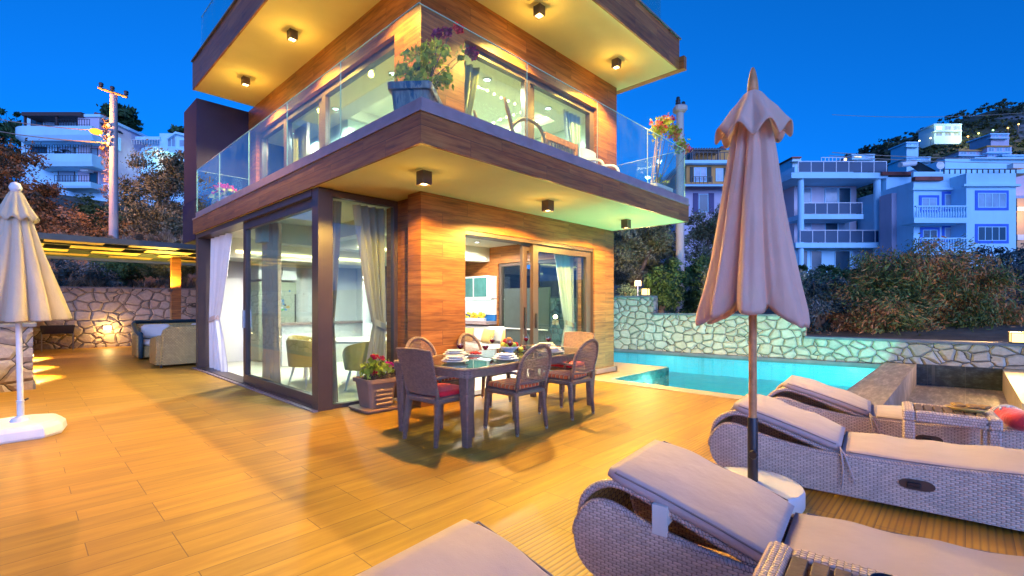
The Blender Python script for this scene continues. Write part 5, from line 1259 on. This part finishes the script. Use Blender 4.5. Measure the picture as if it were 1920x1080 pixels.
stems(T, 3.2,5.5,.38,[(3.05,5.45,.62),(3.2,5.4,.68),(3.33,5.42,.58),(3.15,5.5,.70),(3.28,5.5,.62)])
leaf_mesh('leaves', [(3.1,5.45,.53,.11,.1,.09),(3.2,5.42,.58,.12,.1,.10),(3.3,5.45,.52,.1,.1,.08)], 260, .075, F['fresh'], T, 31, .7)
leaf_mesh('dead_leaves', [(3.2,5.45,.43,.18,.15,.03)], 160, .06, F['rust'], T, 32, .5)
leaf_mesh('flowers', [(3.20,5.38,.66,.03,.03,.025),(3.12,5.4,.69,.03,.03,.025),(3.10,5.36,.50,.03,.03,.02)], 130, .035, F['redp'], T, 33, .8)
leaf_mesh('flowers', [(3.33,5.38,.565,.04,.04,.03)], 90, .04, F['pink'], T, 34, .8)
def bluepot():
    t = NT('grey_blue_painted_pot'); p = t.obj(); n = t.noise(t.mapping(p, (3,3,.8)), 3.5, 4, .6)
    c = t.ramp(n, [(.40,(.16,.15,.16)),(.5,(.30,.27,.26)),(.56,(.03,.07,.14)),(.7,(.05,.10,.18))]); return t.done(t.bsdf(color=c, rough=.45))
T = potted('grey and blue planter with tall rose bush at balcony corner', 3.0,4.30,3.10,.42,.62,.52,R(-50),bluepot())
rose_tops = [(3.0,4.5,4.02),(3.12,4.42,4.22),(3.3,4.3,4.42),(3.42,4.2,4.50),(3.55,4.06,4.24),(3.3,4.15,4.0),(2.9,4.45,3.9),(3.15,4.15,4.15),(3.42,4.08,4.15)]
stems(T, 3.02,4.3,3.58, rose_tops)
leaf_mesh('leaves', [(2.95,4.5,3.88,.12,.1,.14),(3.1,4.4,4.05,.14,.12,.16),(3.22,4.3,4.18,.14,.12,.14),(3.2,4.15,3.9,.13,.12,.14),(3.42,4.1,4.14,.09,.08,.08),(3.0,4.25,3.75,.14,.14,.10)], 620, .075, F['fresh'], T, 36, .62)
leaf_mesh('flowers', [(3.56,4.05,4.22,.05,.05,.05)], 120, .05, F['plum'], T, 37, .8); leaf_mesh('flowers', [(3.36,4.25,4.44,.06,.06,.04),(3.26,4.3,4.40,.05,.05,.04)], 120, .05, F['plum'], T, 38, .8)
leaf_mesh('flowers', [(3.47,4.17,4.50,.05,.05,.04)], 110, .045, F['redp'], T, 39, .8)
T = potted('sand coloured planter with pink geraniums at the far balcony end', 3.0,11.05,3.10,.34,.9,.40,0,M['edgestone'])
leaf_mesh('leaves', [(3.0,10.9,3.58,.16,.3,.09),(3.0,11.2,3.55,.16,.25,.08)], 420, .085, F['fresh'], T, 41, .8)
leaf_mesh('flowers', [(2.95,11.25,3.80,.09,.1,.08),(2.95,11.38,3.66,.1,.1,.06),(2.98,10.85,3.68,.1,.12,.06)], 420, .06, F['pink'], T, 42, .8)
T = potted('pale planter with staked bougainvillea at pool end of the balcony', 8.12,4.12,3.10,.62,.36,.40,0,M['cream'])
b = MB()
for dx, dy in ((-.05,.0),(.0,.06),(.05,-.02)): b.tube([(8.0+dx,4.1+dy,3.46),(8.26+dx,4.1+dy,4.62)], .008, 5)
for k in range(7): f = .1+k*.13; b.tube([(8.0+.26*f-.05,4.1,3.46+1.16*f),(8.0+.26*f+.05,4.1,3.50+1.16*f)], .005, 4)
b.build('stake', plain('bamboo', (.5,.36,.16), .6), T)
stems(T, 8.1,4.1,3.46,[(8.25,4.1,4.5),(8.3,4.1,4.75),(8.7,4.05,4.7),(8.95,4.0,4.5),(9.2,3.95,4.42),(8.1,4.1,4.55),(8.5,4.05,4.8)])
leaf_mesh('leaves', [(8.15,4.1,4.55,.14,.1,.12),(8.38,4.05,4.72,.16,.1,.12),(8.62,4.05,4.66,.16,.1,.16),(8.85,4.0,4.46,.16,.1,.12),(8.25,4.1,3.6,.13,.1,.1)], 620, .07, F['fresh'], T, 44, .6)
leaf_mesh('blossoms', [(8.12,4.1,4.66,.10,.1,.07),(8.5,4.02,4.85,.12,.1,.08),(8.7,4.02,4.6,.12,.1,.1),(8.9,3.98,4.40,.12,.1,.08),(9.18,3.95,4.42,.08,.08,.05),(8.3,4.05,4.62,.08,.1,.08)], 420, .06, F['coral'], T, 45, .8)

# ------------------------------------------------------------------ poles, lines, small signs
conc = plain('weathered_concrete', (.42,.37,.35), .85, 0, .12, 1.5, .3, 20)
def pole(label, u, d, vtop, vbot, r0, r1, lamp=False):
    a = far(u, vbot, d); c = far(u, vtop, d); T = thing('utility_pole', label, 'pole', tuple(a), None, True)
    b = MB(); b.tube([a-Vector((0,0,2)), a, c], [r0*1.05, r0, r1], 12); b.build('shaft', conc, T, True, auto=60)
    return T, a, c
T, a, c = pole('tall concrete pole carrying the lit orange street lamp', 213, 20, 178, 447, .165, .13)
x0 = c - RT*.60 + Vector((0,0,.28)); x1 = c + RT*.62 - Vector((0,0,.12))
b = MB(); b.tube([x0 - FW*.05, x1 - FW*.05], .055, 4); b.build('crossarm', M['teak'], T)
for f in (.06,.45,.93):
    q = x0*(1-f)+x1*f; b = MB(); b.lathe([(.05,.03),(.02,.07),(.075,.10),(.075,.14),(.05,.16),(.09,.19),(.07,.25),(.02,.27)], tuple(q), 12); b.build('insulator', M['black'], T, True)
lm = far(180, 247, 19.6); am = far(208, 268, 19.9)
b = MB(); b.tube([am, am*.4+lm*.6-Vector((0,0,.02)), lm], .03, 7); b.build('lamp_arm', M['steel'], T, True)
b = MB(); b.ball(tuple(lm), .22, n=12, sz=.55); b.build('lamp_hood', emit('sodium_lamp', (1,.30,.03), 3), T, True)
light('street_lamp_light', 'POINT', lm - Vector((0,0,.25)) - FW*.9 - RT*.5, 1700, (1,.36,.06), T, .12)
for k, v in enumerate((235,246,252,262,270)):
    q = far(205+(k%2)*2, v, 19.85); b = MB(); b.ball(tuple(q), .10, n=8, k=5); b.build('cable_clamp', conc, T, True)
rn = random.Random(3)
vl = []
for k in range(18): q = far(203+rn.uniform(-9,6), 225+k*9, 20.1); vl.append((q.x,q.y,q.z,.16,.16,.14))
leaf_mesh('dry_vine', vl, 1300, .11, F['rust'], T, 50, .3)
b = MB(); q = far(210,447,19.8)
T2, a2, c2_ = pole('stout concrete pole with two black insulators behind pool wall', 1275, 17, 205, 560, .155, .125)
b = MB(); b.bbox(tuple(c2_), (.42,.42,.26), .06, R(HEAD)); b.build('pole_cap', conc, T2)
for dx, z in ((-.07,.15),(.12,-.02)):
    q = c2_ + RT*dx + Vector((0,0,z)); b = MB(); b.lathe([(.03,0),(.09,.03),(.09,.08),(.05,.10),(.085,.13),(.085,.18),(.05,.21),(.07,.26),(.03,.30)], tuple(q), 12); b.build('insulator', M['black'], T2, True)
q = far(1268, 523, 16.7); b = MB(); b.cbox(tuple(q), (.19,.012,.19), R(HEAD-90)); b.build('warning_plate', M['whiteplastic'], T2)
b = MB()
for dz, w in ((.055,.13),(.02,.15),(-.06,.10)): b.cbox((q.x-FW.x*.012, q.y-FW.y*.012, q.z+dz), (w,.006,.022), R(HEAD-90))
b.build('red_marks', plain('red_paint', (.6,.02,.02), .5), T2)
q0 = far(1261, 500, 16.5); q1 = far(1260, 580, 16.5); b = MB(); b.tube([q0,q1], .022, 6); tag(b.build('rod', M['whiteplastic'], loc=tuple(q1)), 'thin pale upright rod beside the stout concrete pole', 'rod')
def small_sign(label, u, v, d, w, h, m, vbot):
    q = far(u, v, d); T = thing('sign', label, 'sign', tuple(far(u,vbot,d)), None, True)
    b = MB(); b.cbox(tuple(q), (w,.02,h), R(HEAD-90)); b.build('board', m, T)
    b = MB(); b.tube([q - Vector((0,0,h*.4)) + FW*.02, far(u, vbot, d) + FW*.02], .018, 5); b.build('post', M['steel'], T)
    return T
small_sign('small orange sign on a stick in the shrubs by street light pole', 151, 408, 23.4, .30, .48, plain('orange_sign', (.62,.26,.06), .6), 440)
small_sign('small pale sign on a stick behind tall pool wall', 1196, 531, 15.2, .20, .18, conc, 562)
dk = M['black']
def wire(label, p, q, sag, r, m):
    pts = [p*(1-f)+q*f - Vector((0,0,sag*4*f*(1-f))) for f in [k/14 for k in range(15)]]
    b = MB(); b.tube(pts, r, 4); tag(b.build('power_line', m, loc=tuple(p)), label, 'power line', 'overhead power lines')
lit = plain('cable_sheath', (.45,.36,.28), .5)
wire('upper overhead cable running left from the street light pole', far(205,246,19.9), far(-60,212,26), .15, .022, lit)
wire('lower overhead cable running left from the street light pole', far(205,268,19.9), far(-60,235,26), .15, .022, lit)
wire('upper overhead cable across the hill at right', far(1560,286,40), far(1990,298,40), .2, .03, lit)
wire('lower overhead cable across the hill at right', far(1555,292,42), far(1990,306,42), .2, .03, lit)
wire('highest thin cable crossing right hand sky and hilltop', far(1560,215,44), far(2000,205,38), .4, .018, lit)

# ------------------------------------------------------------------ the town on the hill
WN_ = plain('window_glass_dark', (.02,.07,.11), .22, 0, .3, .4)
WN2 = plain('window_glass_curtained', (.30,.42,.52), .12, 0, .3, .5)
SALM = plaster('salmon_plaster', (.72,.62,.68)); LILAC = plaster('lilac_plaster', (.60,.52,.62)); ORNG = plaster('orange_plaster', (.72,.33,.09)); BLUE = plain('blue_trim', (.03,.14,.62), .6, 0, .1, 1)
RED = plain('red_roof_tile', (.30,.07,.05), .8, 0, .25, 2, .4, 12); SMOKE = plain('smoked_glass', (.012,.06,.13), .45, 0, .2, .4)
class Bld:
    def __init__(s, name, label, d, u, vbase, cat='building', group=None):
        s.d = d; s.u = u; p = far(u, 571, d); s.o = thing(name, label, cat, (p.x, p.y, 0), group, rz=R(HEAD-90)); s.k = d/LENS
    def x(s, u, y=0): return (u-960)*(s.d+y)/LENS - (s.u-960)*s.k
    def z(s, v, y=0): return EYE + (571-v)*(s.d+y)/LENS
    def box(s, name, m, *bs, parent=None):
        b = MB()
        for (u0,u1,v0,v1,y0,y1) in bs: b.box((s.x(u0,y0),y0,s.z(v1,y0)), (s.x(u1,y0),y1,s.z(v0,y0)))
        return b.build(name, m, parent or s.o)
    def win(s, u0, u1, v0, v1, y, n=2, fm=None, pm=None, t=1.2, sur=None, dep=.12):
        """window: frame with mullions, set on wall face y (front is -y), pane behind"""
        f = MB(); X0, X1, Z0, Z1 = s.x(u0,y), s.x(u1,y), s.z(v1,y), s.z(v0,y); w = t*s.k
        f.box((X0,y-.05,Z0),(X1,y+.02,Z0+w)); f.box((X0,y-.05,Z1-w),(X1,y+.02,Z1))
        for k in range(n+1):
            x = X0 + (X1-X0-w)*k/n; f.box((x,y-.048,Z0+w),(x+w,y+.02,Z1-w))
        fo = f.build('window', fm or M['bwhite'], s.o)
        b = MB(); b.box((X0+w,y-.02,Z0+w),(X1-w,y-.012,Z1-w)); b.build('pane', pm or WN_, fo)
        if sur:
            b = MB(); e = 5.0*s.k
            for a, c in (((X0-e,y-.03,Z1),(X1+e,y+.01,Z1+e)),((X0-e,y-.03,Z0-e),(X1+e,y+.01,Z0)),((X0-e,y-.029,Z0),(X0,y+.01,Z1)),((X1,y-.029,Z0),(X1+e,y+.01,Z1))): b.box(a, c)
            b.build('surround', sur, fo)
    def rail(s, u0, u1, v0, v1, y, step, m, pm=None, r=.035, bars=False):
        b = MB(); X0, X1, Z0, Z1 = s.x(u0,y), s.x(u1,y), s.z(v1,y), s.z(v0,y); n = max(1, round(abs(X1-X0)/step))
        for k in range(n+1): x = X0+(X1-X0)*k/n; b.box((x-r,y-r,Z0),(x+r,y+r,Z1))
        b.box((X0-r,y-r*1.2,Z1),(X1+r,y+r*1.2,Z1+2*r))
        if bars: b.box((X0,y-r,Z0+.08),(X1,y+r,Z0+.12))
        o = b.build('railing', m, s.o)
        if pm:
            b = MB(); b.box((X0,y-.01,Z0+.06),(X1,y+.01,Z1-.04)); b.build('panel', pm, o)
rl = plain('white_rail', (.75,.75,.75), .4)
B = Bld('apartment_building', 'white three storey building with two tall columns and glass balconies', 50, 1576, 500)
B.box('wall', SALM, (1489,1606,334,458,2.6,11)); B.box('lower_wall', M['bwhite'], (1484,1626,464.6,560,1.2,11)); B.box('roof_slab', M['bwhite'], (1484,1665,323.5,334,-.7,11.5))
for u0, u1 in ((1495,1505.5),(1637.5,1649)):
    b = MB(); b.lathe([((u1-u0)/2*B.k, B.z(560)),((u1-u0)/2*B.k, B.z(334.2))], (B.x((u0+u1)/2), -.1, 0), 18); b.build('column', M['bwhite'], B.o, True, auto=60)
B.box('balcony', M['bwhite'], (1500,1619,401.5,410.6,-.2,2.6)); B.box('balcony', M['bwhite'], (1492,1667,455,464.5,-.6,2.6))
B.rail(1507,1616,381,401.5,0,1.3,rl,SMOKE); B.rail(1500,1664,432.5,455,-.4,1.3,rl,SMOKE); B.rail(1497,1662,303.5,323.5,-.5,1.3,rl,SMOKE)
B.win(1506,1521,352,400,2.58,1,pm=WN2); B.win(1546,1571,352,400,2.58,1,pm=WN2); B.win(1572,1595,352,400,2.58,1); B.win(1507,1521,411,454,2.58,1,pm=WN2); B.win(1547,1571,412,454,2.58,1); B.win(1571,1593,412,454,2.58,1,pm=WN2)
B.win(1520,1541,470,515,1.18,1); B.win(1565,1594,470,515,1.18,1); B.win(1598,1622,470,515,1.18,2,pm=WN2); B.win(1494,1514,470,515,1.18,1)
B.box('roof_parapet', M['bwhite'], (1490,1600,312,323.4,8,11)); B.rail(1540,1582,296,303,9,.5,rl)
B.box('table', M['black'], (1532,1545,446,448,1.3,1.9),(1534,1535,448,455,1.5,1.6),(1543,1544,448,455,1.5,1.6))
B = Bld('house', 'white house with blue window surrounds and white balustrades', 44, 1790, 480)
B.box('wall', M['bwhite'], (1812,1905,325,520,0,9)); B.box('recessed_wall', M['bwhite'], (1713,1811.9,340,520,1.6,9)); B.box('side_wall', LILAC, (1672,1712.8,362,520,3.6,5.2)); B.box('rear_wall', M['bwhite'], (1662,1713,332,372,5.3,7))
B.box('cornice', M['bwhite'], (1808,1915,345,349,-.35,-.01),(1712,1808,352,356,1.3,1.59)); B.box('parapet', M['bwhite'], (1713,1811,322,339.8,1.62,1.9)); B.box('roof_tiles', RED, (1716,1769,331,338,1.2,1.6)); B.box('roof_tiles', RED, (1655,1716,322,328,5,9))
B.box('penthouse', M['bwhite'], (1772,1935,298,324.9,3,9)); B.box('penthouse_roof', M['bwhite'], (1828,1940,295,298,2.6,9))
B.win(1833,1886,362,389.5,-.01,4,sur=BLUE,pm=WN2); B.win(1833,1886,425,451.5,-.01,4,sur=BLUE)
B.win(1728,1756,371,394,1.58,2,sur=BLUE,pm=WN2); B.win(1771,1802,364,392,1.58,2,sur=BLUE,pm=WN2); B.win(1730,1757,431,452,1.58,2,sur=BLUE); B.win(1771,1802,427,449,1.58,2,sur=BLUE,pm=WN2)
for v in (408, 468):
    B.box('balcony', M['bwhite'], (1714,1813,v,v+10,-.2,1.6)); f = MB()
    f.box((B.x(1715),-.15,B.z(v-19.5)),(B.x(1813),.05,B.z(v-22)))
    for k in range(20):
        x = B.x(1718+k*4.9); z0 = B.z(v); h = 19.5*B.k
        f.lathe([(.05,0),(.075,h*.2),(.085,h*.4),(.04,h*.7),(.05,h*.85),(.07,h)], (x,-.05,z0), 8)
    f.build('balustrade', M['bwhite'], B.o)
B.rail(1770,1905,318,326,.3,.5,M['black']); B.box('heater_tank', M['whiteplastic'], (1900,1925,306,315,1,1.6))
SD = Bld('satellite_dish', 'pale satellite dish on roof of blue trimmed house', 46, 1763, 320, 'satellite dish')
b = MB(); b.lathe([(.02,0),(.25,.04),(.40,.13),(.38,.135),(.24,.06),(.001,.02)], (0,0,0), 20); b.v = [(x, -z+.1, SD.z(310)+y) for x,y,z in b.v]; b.build('dish', M['whiteplastic'], SD.o, True)
SD.box('mast', M['steel'], (1762.4,1763.6,310,324,.1,.2))
HT = Bld('solar_heater', 'solar water heater with pale tank on red roof by blue trimmed house', 47, 1708, 320, 'water heater')
b = MB(); b.tube([(HT.x(1688),0,HT.z(309)),(HT.x(1722),.4,HT.z(304))], .26, 12); b.build('tank', M['whiteplastic'], HT.o, True, auto=60)
b = MB(); b.add([(HT.x(1722),0,HT.z(303)),(HT.x(1748),-.4,HT.z(322)),(HT.x(1752),1.2,HT.z(322)),(HT.x(1728),1.4,HT.z(302))],[(0,1,2,3)]); b.add([(HT.x(1722),0,HT.z(304.5)),(HT.x(1728),1.4,HT.z(303.5)),(HT.x(1752),1.2,HT.z(323.5)),(HT.x(1748),-.4,HT.z(323.5))],[(0,1,2,3)]); b.build('collector', M['black'], HT.o)
B = Bld('house', 'orange house with dark shutters and white awning behind right pole', 55, 1330, 430)
B.box('upper_wall', ORNG, (1287,1376,306.4,345,2,10)); B.box('lower_wall', LILAC, (1280,1378,345.2,500,1.5,10)); B.box('terrace_slab', M['bwhite'], (1284,1378,300,306,1.2,10))
B.box('penthouse', ORNG, (1300,1372,281,299.8,4,9)); B.rail(1287,1374,286,300,1.5,.5,M['black']); B.box('chimney', RED, (1352,1361,274,288,5,6))
pl = B.box('pergola_roof', M['black'], *[(1300+k*5,1302+k*5,277,279,1.4,6) for k in range(12)], (1296,1362,279.2,281,1.4,1.6),(1298,1300,281.2,300,1.4,1.6),(1346,1348,281.2,300,1.4,1.6))
B.win(1301,1325,314,341,1.98,2,pm=WN2); B.win(1342,1356,316,340,1.98,1,pm=WN2); sh = plain('dark_green_shutter', (.015,.04,.03), .6, 0, .1)
B.box('shutter', sh, (1294,1300,313,341,1.92,1.99)); B.box('shutter', sh, (1326,1334,313,341,1.92,1.99)); B.box('shutter', sh, (1357,1366,314,341,1.92,1.99)); B.rail(1296,1335,332,344,1.5,.5,M['black'])
b = MB(); b.prism([(-.2,B.z(350)),(1.98,B.z(340)),(1.98,B.z(337)),(-.2,B.z(348))], 'x', B.x(1284), B.x(1378)); b.build('awning', M['bwhite'], B.o)
B.win(1310,1328,364,398,1.48,1); vs = plain('violet_shutter', (.06,.05,.16), .6); B.box('shutter', vs, (1300,1309,362,400,1.40,1.47)); B.box('shutter', vs, (1329,1339,362,400,1.40,1.47)); B.win(1352,1362,364,385,1.48,1,pm=WN2)
B = Bld('house', 'orange lit house wall at right edge behind blue trimmed house', 52, 1930, 470)
B.box('wall', plaster('amber_plaster', (.66,.42,.22)), (1907,1990,372,520,1,9)); B.box('upper_wall', LILAC, (1904,1990,322,371.8,1.4,9)); B.box('air_conditioner', M['whiteplastic'], (1908,1920,388,395,.3,.98)); B.box('air_conditioner', M['whiteplastic'], (1908,1920,440,450,.3,.98)); B.win(1925,1945,385,415,.98,2)
light('orange_wall_lamp', 'POINT', far(1925,405,50.5), 260, (1,.55,.2), None, .2)
bpy.data.objects['orange_wall_lamp'].parent = B.o; bpy.data.objects['orange_wall_lamp'].location = (B.x(1925), -.8, B.z(400))

# white villas on the left
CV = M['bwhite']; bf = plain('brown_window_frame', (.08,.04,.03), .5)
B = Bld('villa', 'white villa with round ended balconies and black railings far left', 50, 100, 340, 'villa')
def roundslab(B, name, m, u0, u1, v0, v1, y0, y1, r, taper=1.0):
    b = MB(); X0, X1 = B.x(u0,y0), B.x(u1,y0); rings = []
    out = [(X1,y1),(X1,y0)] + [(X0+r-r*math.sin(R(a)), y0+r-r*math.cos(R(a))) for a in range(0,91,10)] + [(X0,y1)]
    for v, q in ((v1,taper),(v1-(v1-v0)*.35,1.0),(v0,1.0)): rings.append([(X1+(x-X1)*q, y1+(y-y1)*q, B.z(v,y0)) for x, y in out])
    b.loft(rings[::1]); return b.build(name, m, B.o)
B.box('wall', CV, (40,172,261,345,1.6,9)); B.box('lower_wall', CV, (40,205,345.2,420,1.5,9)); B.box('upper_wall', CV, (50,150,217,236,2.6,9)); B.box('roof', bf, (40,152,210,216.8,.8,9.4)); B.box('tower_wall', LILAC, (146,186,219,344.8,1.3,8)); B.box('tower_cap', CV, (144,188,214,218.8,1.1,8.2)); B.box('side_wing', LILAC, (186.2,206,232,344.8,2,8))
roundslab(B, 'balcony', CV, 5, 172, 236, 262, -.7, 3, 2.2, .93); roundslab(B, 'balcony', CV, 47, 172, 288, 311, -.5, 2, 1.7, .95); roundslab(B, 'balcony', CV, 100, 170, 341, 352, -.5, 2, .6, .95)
B.win(58,87,263,288,1.58,2,bf,WN_); B.win(109,141,266,290,1.58,1,bf,WN2); B.win(109,141,317,342,1.58,1,bf,WN2); B.win(58,80,219,236,2.58,2,bf,WN_); B.win(84,104,219,236,2.58,1,bf,WN2); B.win(110,146,221,238,2.58,1,bf,WN2); B.win(170,184,278,297,1.28,1,bf,WN2); B.win(168,183,323,345,1.28,1,bf,WN_)
B.rail(48,172,272,288,-.35,.28,M['black'],None,.018,True); B.rail(104,168,224,236,-.5,.28,M['black'],None,.018,True); B.rail(102,168,329,341,-.4,.28,M['black'],None,.018,True)
B.box('air_conditioner', M['whiteplastic'], (150,164,311,321,.5,1.28)); B.box('air_conditioner', M['whiteplastic'], (150,164,262,270,.5,1.28)); B.box('post', bf, (44,47,217,236,1,1.2),(103,107,217,240,1,1.2))
B.box('balcony_table', M['black'], (112,124,280,281.5,-.4,.2),(117,118,281.5,289,-.2,0),(98,108,283,284.5,-.4,.2),(102,103,284.5,289,-.2,0))
HT = Bld('solar_heater', 'solar water heater on roof of the far left villa', 50, 165, 230, 'water heater')
b = MB(); b.tube([(HT.x(153),1.6,HT.z(205)),(HT.x(160),2.4,HT.z(205))], .36, 12); b.build('tank', plain('red_tank', (.35,.08,.05), .5), HT.o, True, auto=60)
b = MB(); b.add([(HT.x(152),1.4,HT.z(208)),(HT.x(178),1.4,HT.z(229)),(HT.x(182),3.4,HT.z(229)),(HT.x(158),3.4,HT.z(206)),(HT.x(152),1.4,HT.z(210)),(HT.x(176),1.4,HT.z(230)),(HT.x(180),3.4,HT.z(230)),(HT.x(158),3.4,HT.z(208))],[(0,1,2,3),(7,6,5,4),(0,4,5,1),(3,2,6,7)]); b.build('collector', M['black'], HT.o)
B = Bld('villa', 'white villa with bow front and lit porch left of the dark house panel', 54, 285, 345, 'villa')
B.box('wall', CV, (216,352,283,420,2,10)); B.box('upper_wall', CV, (222,300,262,283,3,10)); B.box('gable_wall', CV, (299,352,250,283,1.8,10))
b = MB(); b.prism([(B.x(296),B.z(250)),(B.x(312),B.z(238)),(B.x(360),B.z(250)),(B.x(360),B.z(253)),(B.x(312),B.z(242)),(B.x(296),B.z(253))], 'y', 1.4, 10.2); b.build('roof', CV, B.o)
b = MB(); b.prism([(B.x(298),B.z(253)),(B.x(312),B.z(242)),(B.x(352),B.z(251)),(B.x(352),B.z(255))], 'y', 1.9, 10); b.build('gable', CV, B.o)
B.box('roof_beam', CV, (222,299,256,261.8,1.5,10))
def bow(name, m, v0, v1, r, y=3.0, uc=282):
    b = MB(); n = 20; X = B.x(uc); out = [(X-r*math.cos(math.pi*k/n), y-r*.8*math.sin(math.pi*k/n)) for k in range(n+1)]; b.loft([[(x,yy,B.z(v)) for x,yy in out] for v in (v1,v0)]); return b.build(name, m, B.o)
bow('bow_slab', CV, 271, 279, 2.9); bow('bow_balcony', CV, 330, 338, 2.7); bow('bow_parapet', CV, 318, 329.8, 2.6)
bow('bow_wall', M['cream'], 279.2, 330, 1.9, 3.4)
B.win(222,242,289,338,1.98,1,pm=WN2); B.win(314,330,256,276,1.78,2,pm=WN2); B.win(336,350,262,276,1.78,1,pm=WN2); B.win(230,262,264,281,2.98,2,pm=WN2)
lb = MB(); lb.ball((B.x(285), .9, B.z(284)), .14); lb.build('porch_lamp', M['lampwhite'], B.o, True)
l_ = light('porch_light', 'POINT', (0,0,0), 110, (.80,1,.75), None, .1); l_.parent = B.o; l_.location = (B.x(285), .6, B.z(287))
B.rail(232,300,262,271,.9,.3,rl,None,.02)

# ------------------------------------------------------------------ the hill
rg = np.random.default_rng(5)
def ridge(u): return float(np.interp(u, [900,1380,1500,1560,1600,1640,1700,1760,1800,1860,1920,2050,2300,2700,3300,4200], [420,360,338,318,298,278,255,231,216,204,199,192,190,215,300,420]))
def hill_pt(u, f):                              # f 0 at the foot, 1 on the ridge, >1 behind
    d = 85 + 160*f; d = min(d, 330)
    k = 245/LENS; top = (571-ridge(u))*k
    z = -2 + 11*f + (top-9)*max(0, min(1, f))**1.25*1.0
    if f > 1: z = top - (f-1)*70
    q = far(u, 571, d); n = math.sin(q.x*.07)*math.sin(q.y*.06)*2.2 + math.sin(q.x*.19+1)*math.sin(q.y*.16)*.9
    return (q.x, q.y, EYE + z + n*min(1, f*2)*(1 if f < 1.0 else .5))
us = np.linspace(1000, 4200, 110); fs_ = np.linspace(0, 1.6, 34)
h = MB(); h.add([hill_pt(u, f) for f in fs_ for u in us], [(j*len(us)+i, j*len(us)+i+1, (j+1)*len(us)+i+1, (j+1)*len(us)+i) for j in range(len(fs_)-1) for i in range(len(us)-1)])
t = NT('scrub_hillside'); p = t.pos()
rock = t.ramp(t.noise(p, .06, 8, .65), [(.54, (0,0,0)), (.62, (1,1,1))])
c = t.mix(rock, t.ramp(t.noise(p, .25, 6, .7), [(.3, (.012,.022,.018)), (.55, (.035,.058,.042)), (.75, (.065,.09,.07))]), (.16,.17,.19))
M['hill'] = t.done(t.bsdf(color=c, rough=.95, normal=t.bump(t.noise(p, .5, 6), 1.0, 1.0)))
tag(h.build('hill', M['hill'], smooth=True), kind='structure')
lob = []
for k in range(2600):
    u = rg.uniform(1420, 2250); f = rg.uniform(.08, 1.03)**.8; q = hill_pt(u, f); r_ = rg.uniform(.9, 2.4); lob.append((q[0], q[1], q[2]+r_*.5, r_, r_, r_*.9))
tag(leaf_mesh('woodland', lob, 80000, 1.0, foliage('scrub_leaves', [(.25,(.010,.022,.016)),(.5,(.03,.06,.035)),(.8,(.07,.11,.06)),(1,(.12,.16,.10))], clump=.1), None, 61, .7, 0, .3, (280,20,60), clump=16), kind='stuff')
def hill_house(name, label, d, u0, u1, v0, v1, wall, lit, extra=None, n=3):
    B = Bld(name, label, d, (u0+u1)/2, v1, 'house', 'houses on the hillside')
    B.box('wall', wall, (u0,u1,v0,v1+14,0,8)); B.box('roof', extra or M['bwhite'], (u0-1,u1+1,v0-2.2,v0-.1,-.6,8.5))
    B.box('balcony', M['bwhite'], (u0-1,u1+1,(v0+v1)/2,(v0+v1)/2+1.5,-1.5,-.02))
    for k in range(n):
        a = u0 + (u1-u0)*(k+.15)/n; c = u0 + (u1-u0)*(k+.85)/n
        B.win(a, c, v0+2, (v0+v1)/2-1, -.03, 2, pm=(lit if k == 0 and lit else WN2), t=.5); B.win(a, c, (v0+v1)/2+3, v1-1, -.03, 2, pm=WN2, t=.5)
    return B
litw = emit('lit_window', (1,.85,.5), 1.6)
for (dd, a0, a1, v0, v1, wl, lb) in ((190,1700,1722,268,280,M['bwhite'],'small white house below the lone hillside house'),(170,1858,1892,252,264,LILAC,'lilac house just under the road lamps on the hillside'),(160,1700,1745,296,308,M['bwhite'],'low white house at hill foot left of the blue trimmed house roof')):
    hill_house('house', lb, dd, a0, a1, v0, v1, wl, None, None, 2)
B = hill_house('house', 'white house with lit window alone high on the hillside', 205, 1752, 1803, 234, 256, M['bwhite'], litw)
hill_house('house', 'long orange roofed house on hillside at right edge', 150, 1798, 1850, 283, 298, LILAC, None, ORNG); hill_house('house', 'taller orange roofed house at right edge of hillside', 148, 1851, 1897, 275, 295, LILAC, None, ORNG)
hill_house('house', 'white flat house low at right edge of hillside', 140, 1880, 1960, 292, 312, M['bwhite'], None, None, 4); hill_house('house', 'small white house at hill foot above column building', 130, 1598, 1640, 291, 304, M['bwhite'], litw, None, 2)
hill_house('house', 'tiny pale house with dark gable left of the column building roof', 120, 1486, 1502, 296, 306, M['bwhite'], None, RED, 1)
glow = [(1745,259,205,(1,.9,.4),60),(1724,264,203,(.8,1,.4),40),(1712,282,198,(.8,1,.5),40),(1815,256,200,(1,.5,.12),500),(1835,250,200,(.9,1,.2),420),(1862,244,200,(.35,1,.3),420),(1890,240,200,(1,.5,.12),600),(1910,233,200,(1,.55,.15),500),(1585,299,110,(1,.6,.15),160)]
for k, (u, v, d, c, pw_) in enumerate(glow):
    nm = ['yellow garden lamp right below the lone hillside house','green yellow garden lamp left below the lone hillside house','small pale lamp low on the hillside slope','orange road lamp just right of the lone hillside house','yellow road lamp on the hillside','green road lamp on the hillside','orange road lamp on the hillside near the right edge','highest orange road lamp at right edge of hillside','orange lamp at hill foot above the column building'][k]
    q = far(u, v, d); T = thing('hill_lamp', nm, 'lamp', (q.x, q.y, q.z-4), 'lamps on the hillside', True)
    b = MB(); b.tube([(q.x,q.y,q.z-4),(q.x,q.y,q.z)], .08, 5); b.build('post', M['black'], T)
    b = MB(); b.ball(tuple(q), .30, n=8, k=5); b.build('globe', emit('hill_lamp_%d'%k, c, 6), T, True)
    light('hill_lamp_light', 'POINT', q + Vector((0,0,1.5)) - FW*3, pw_*5, c, T, .3)
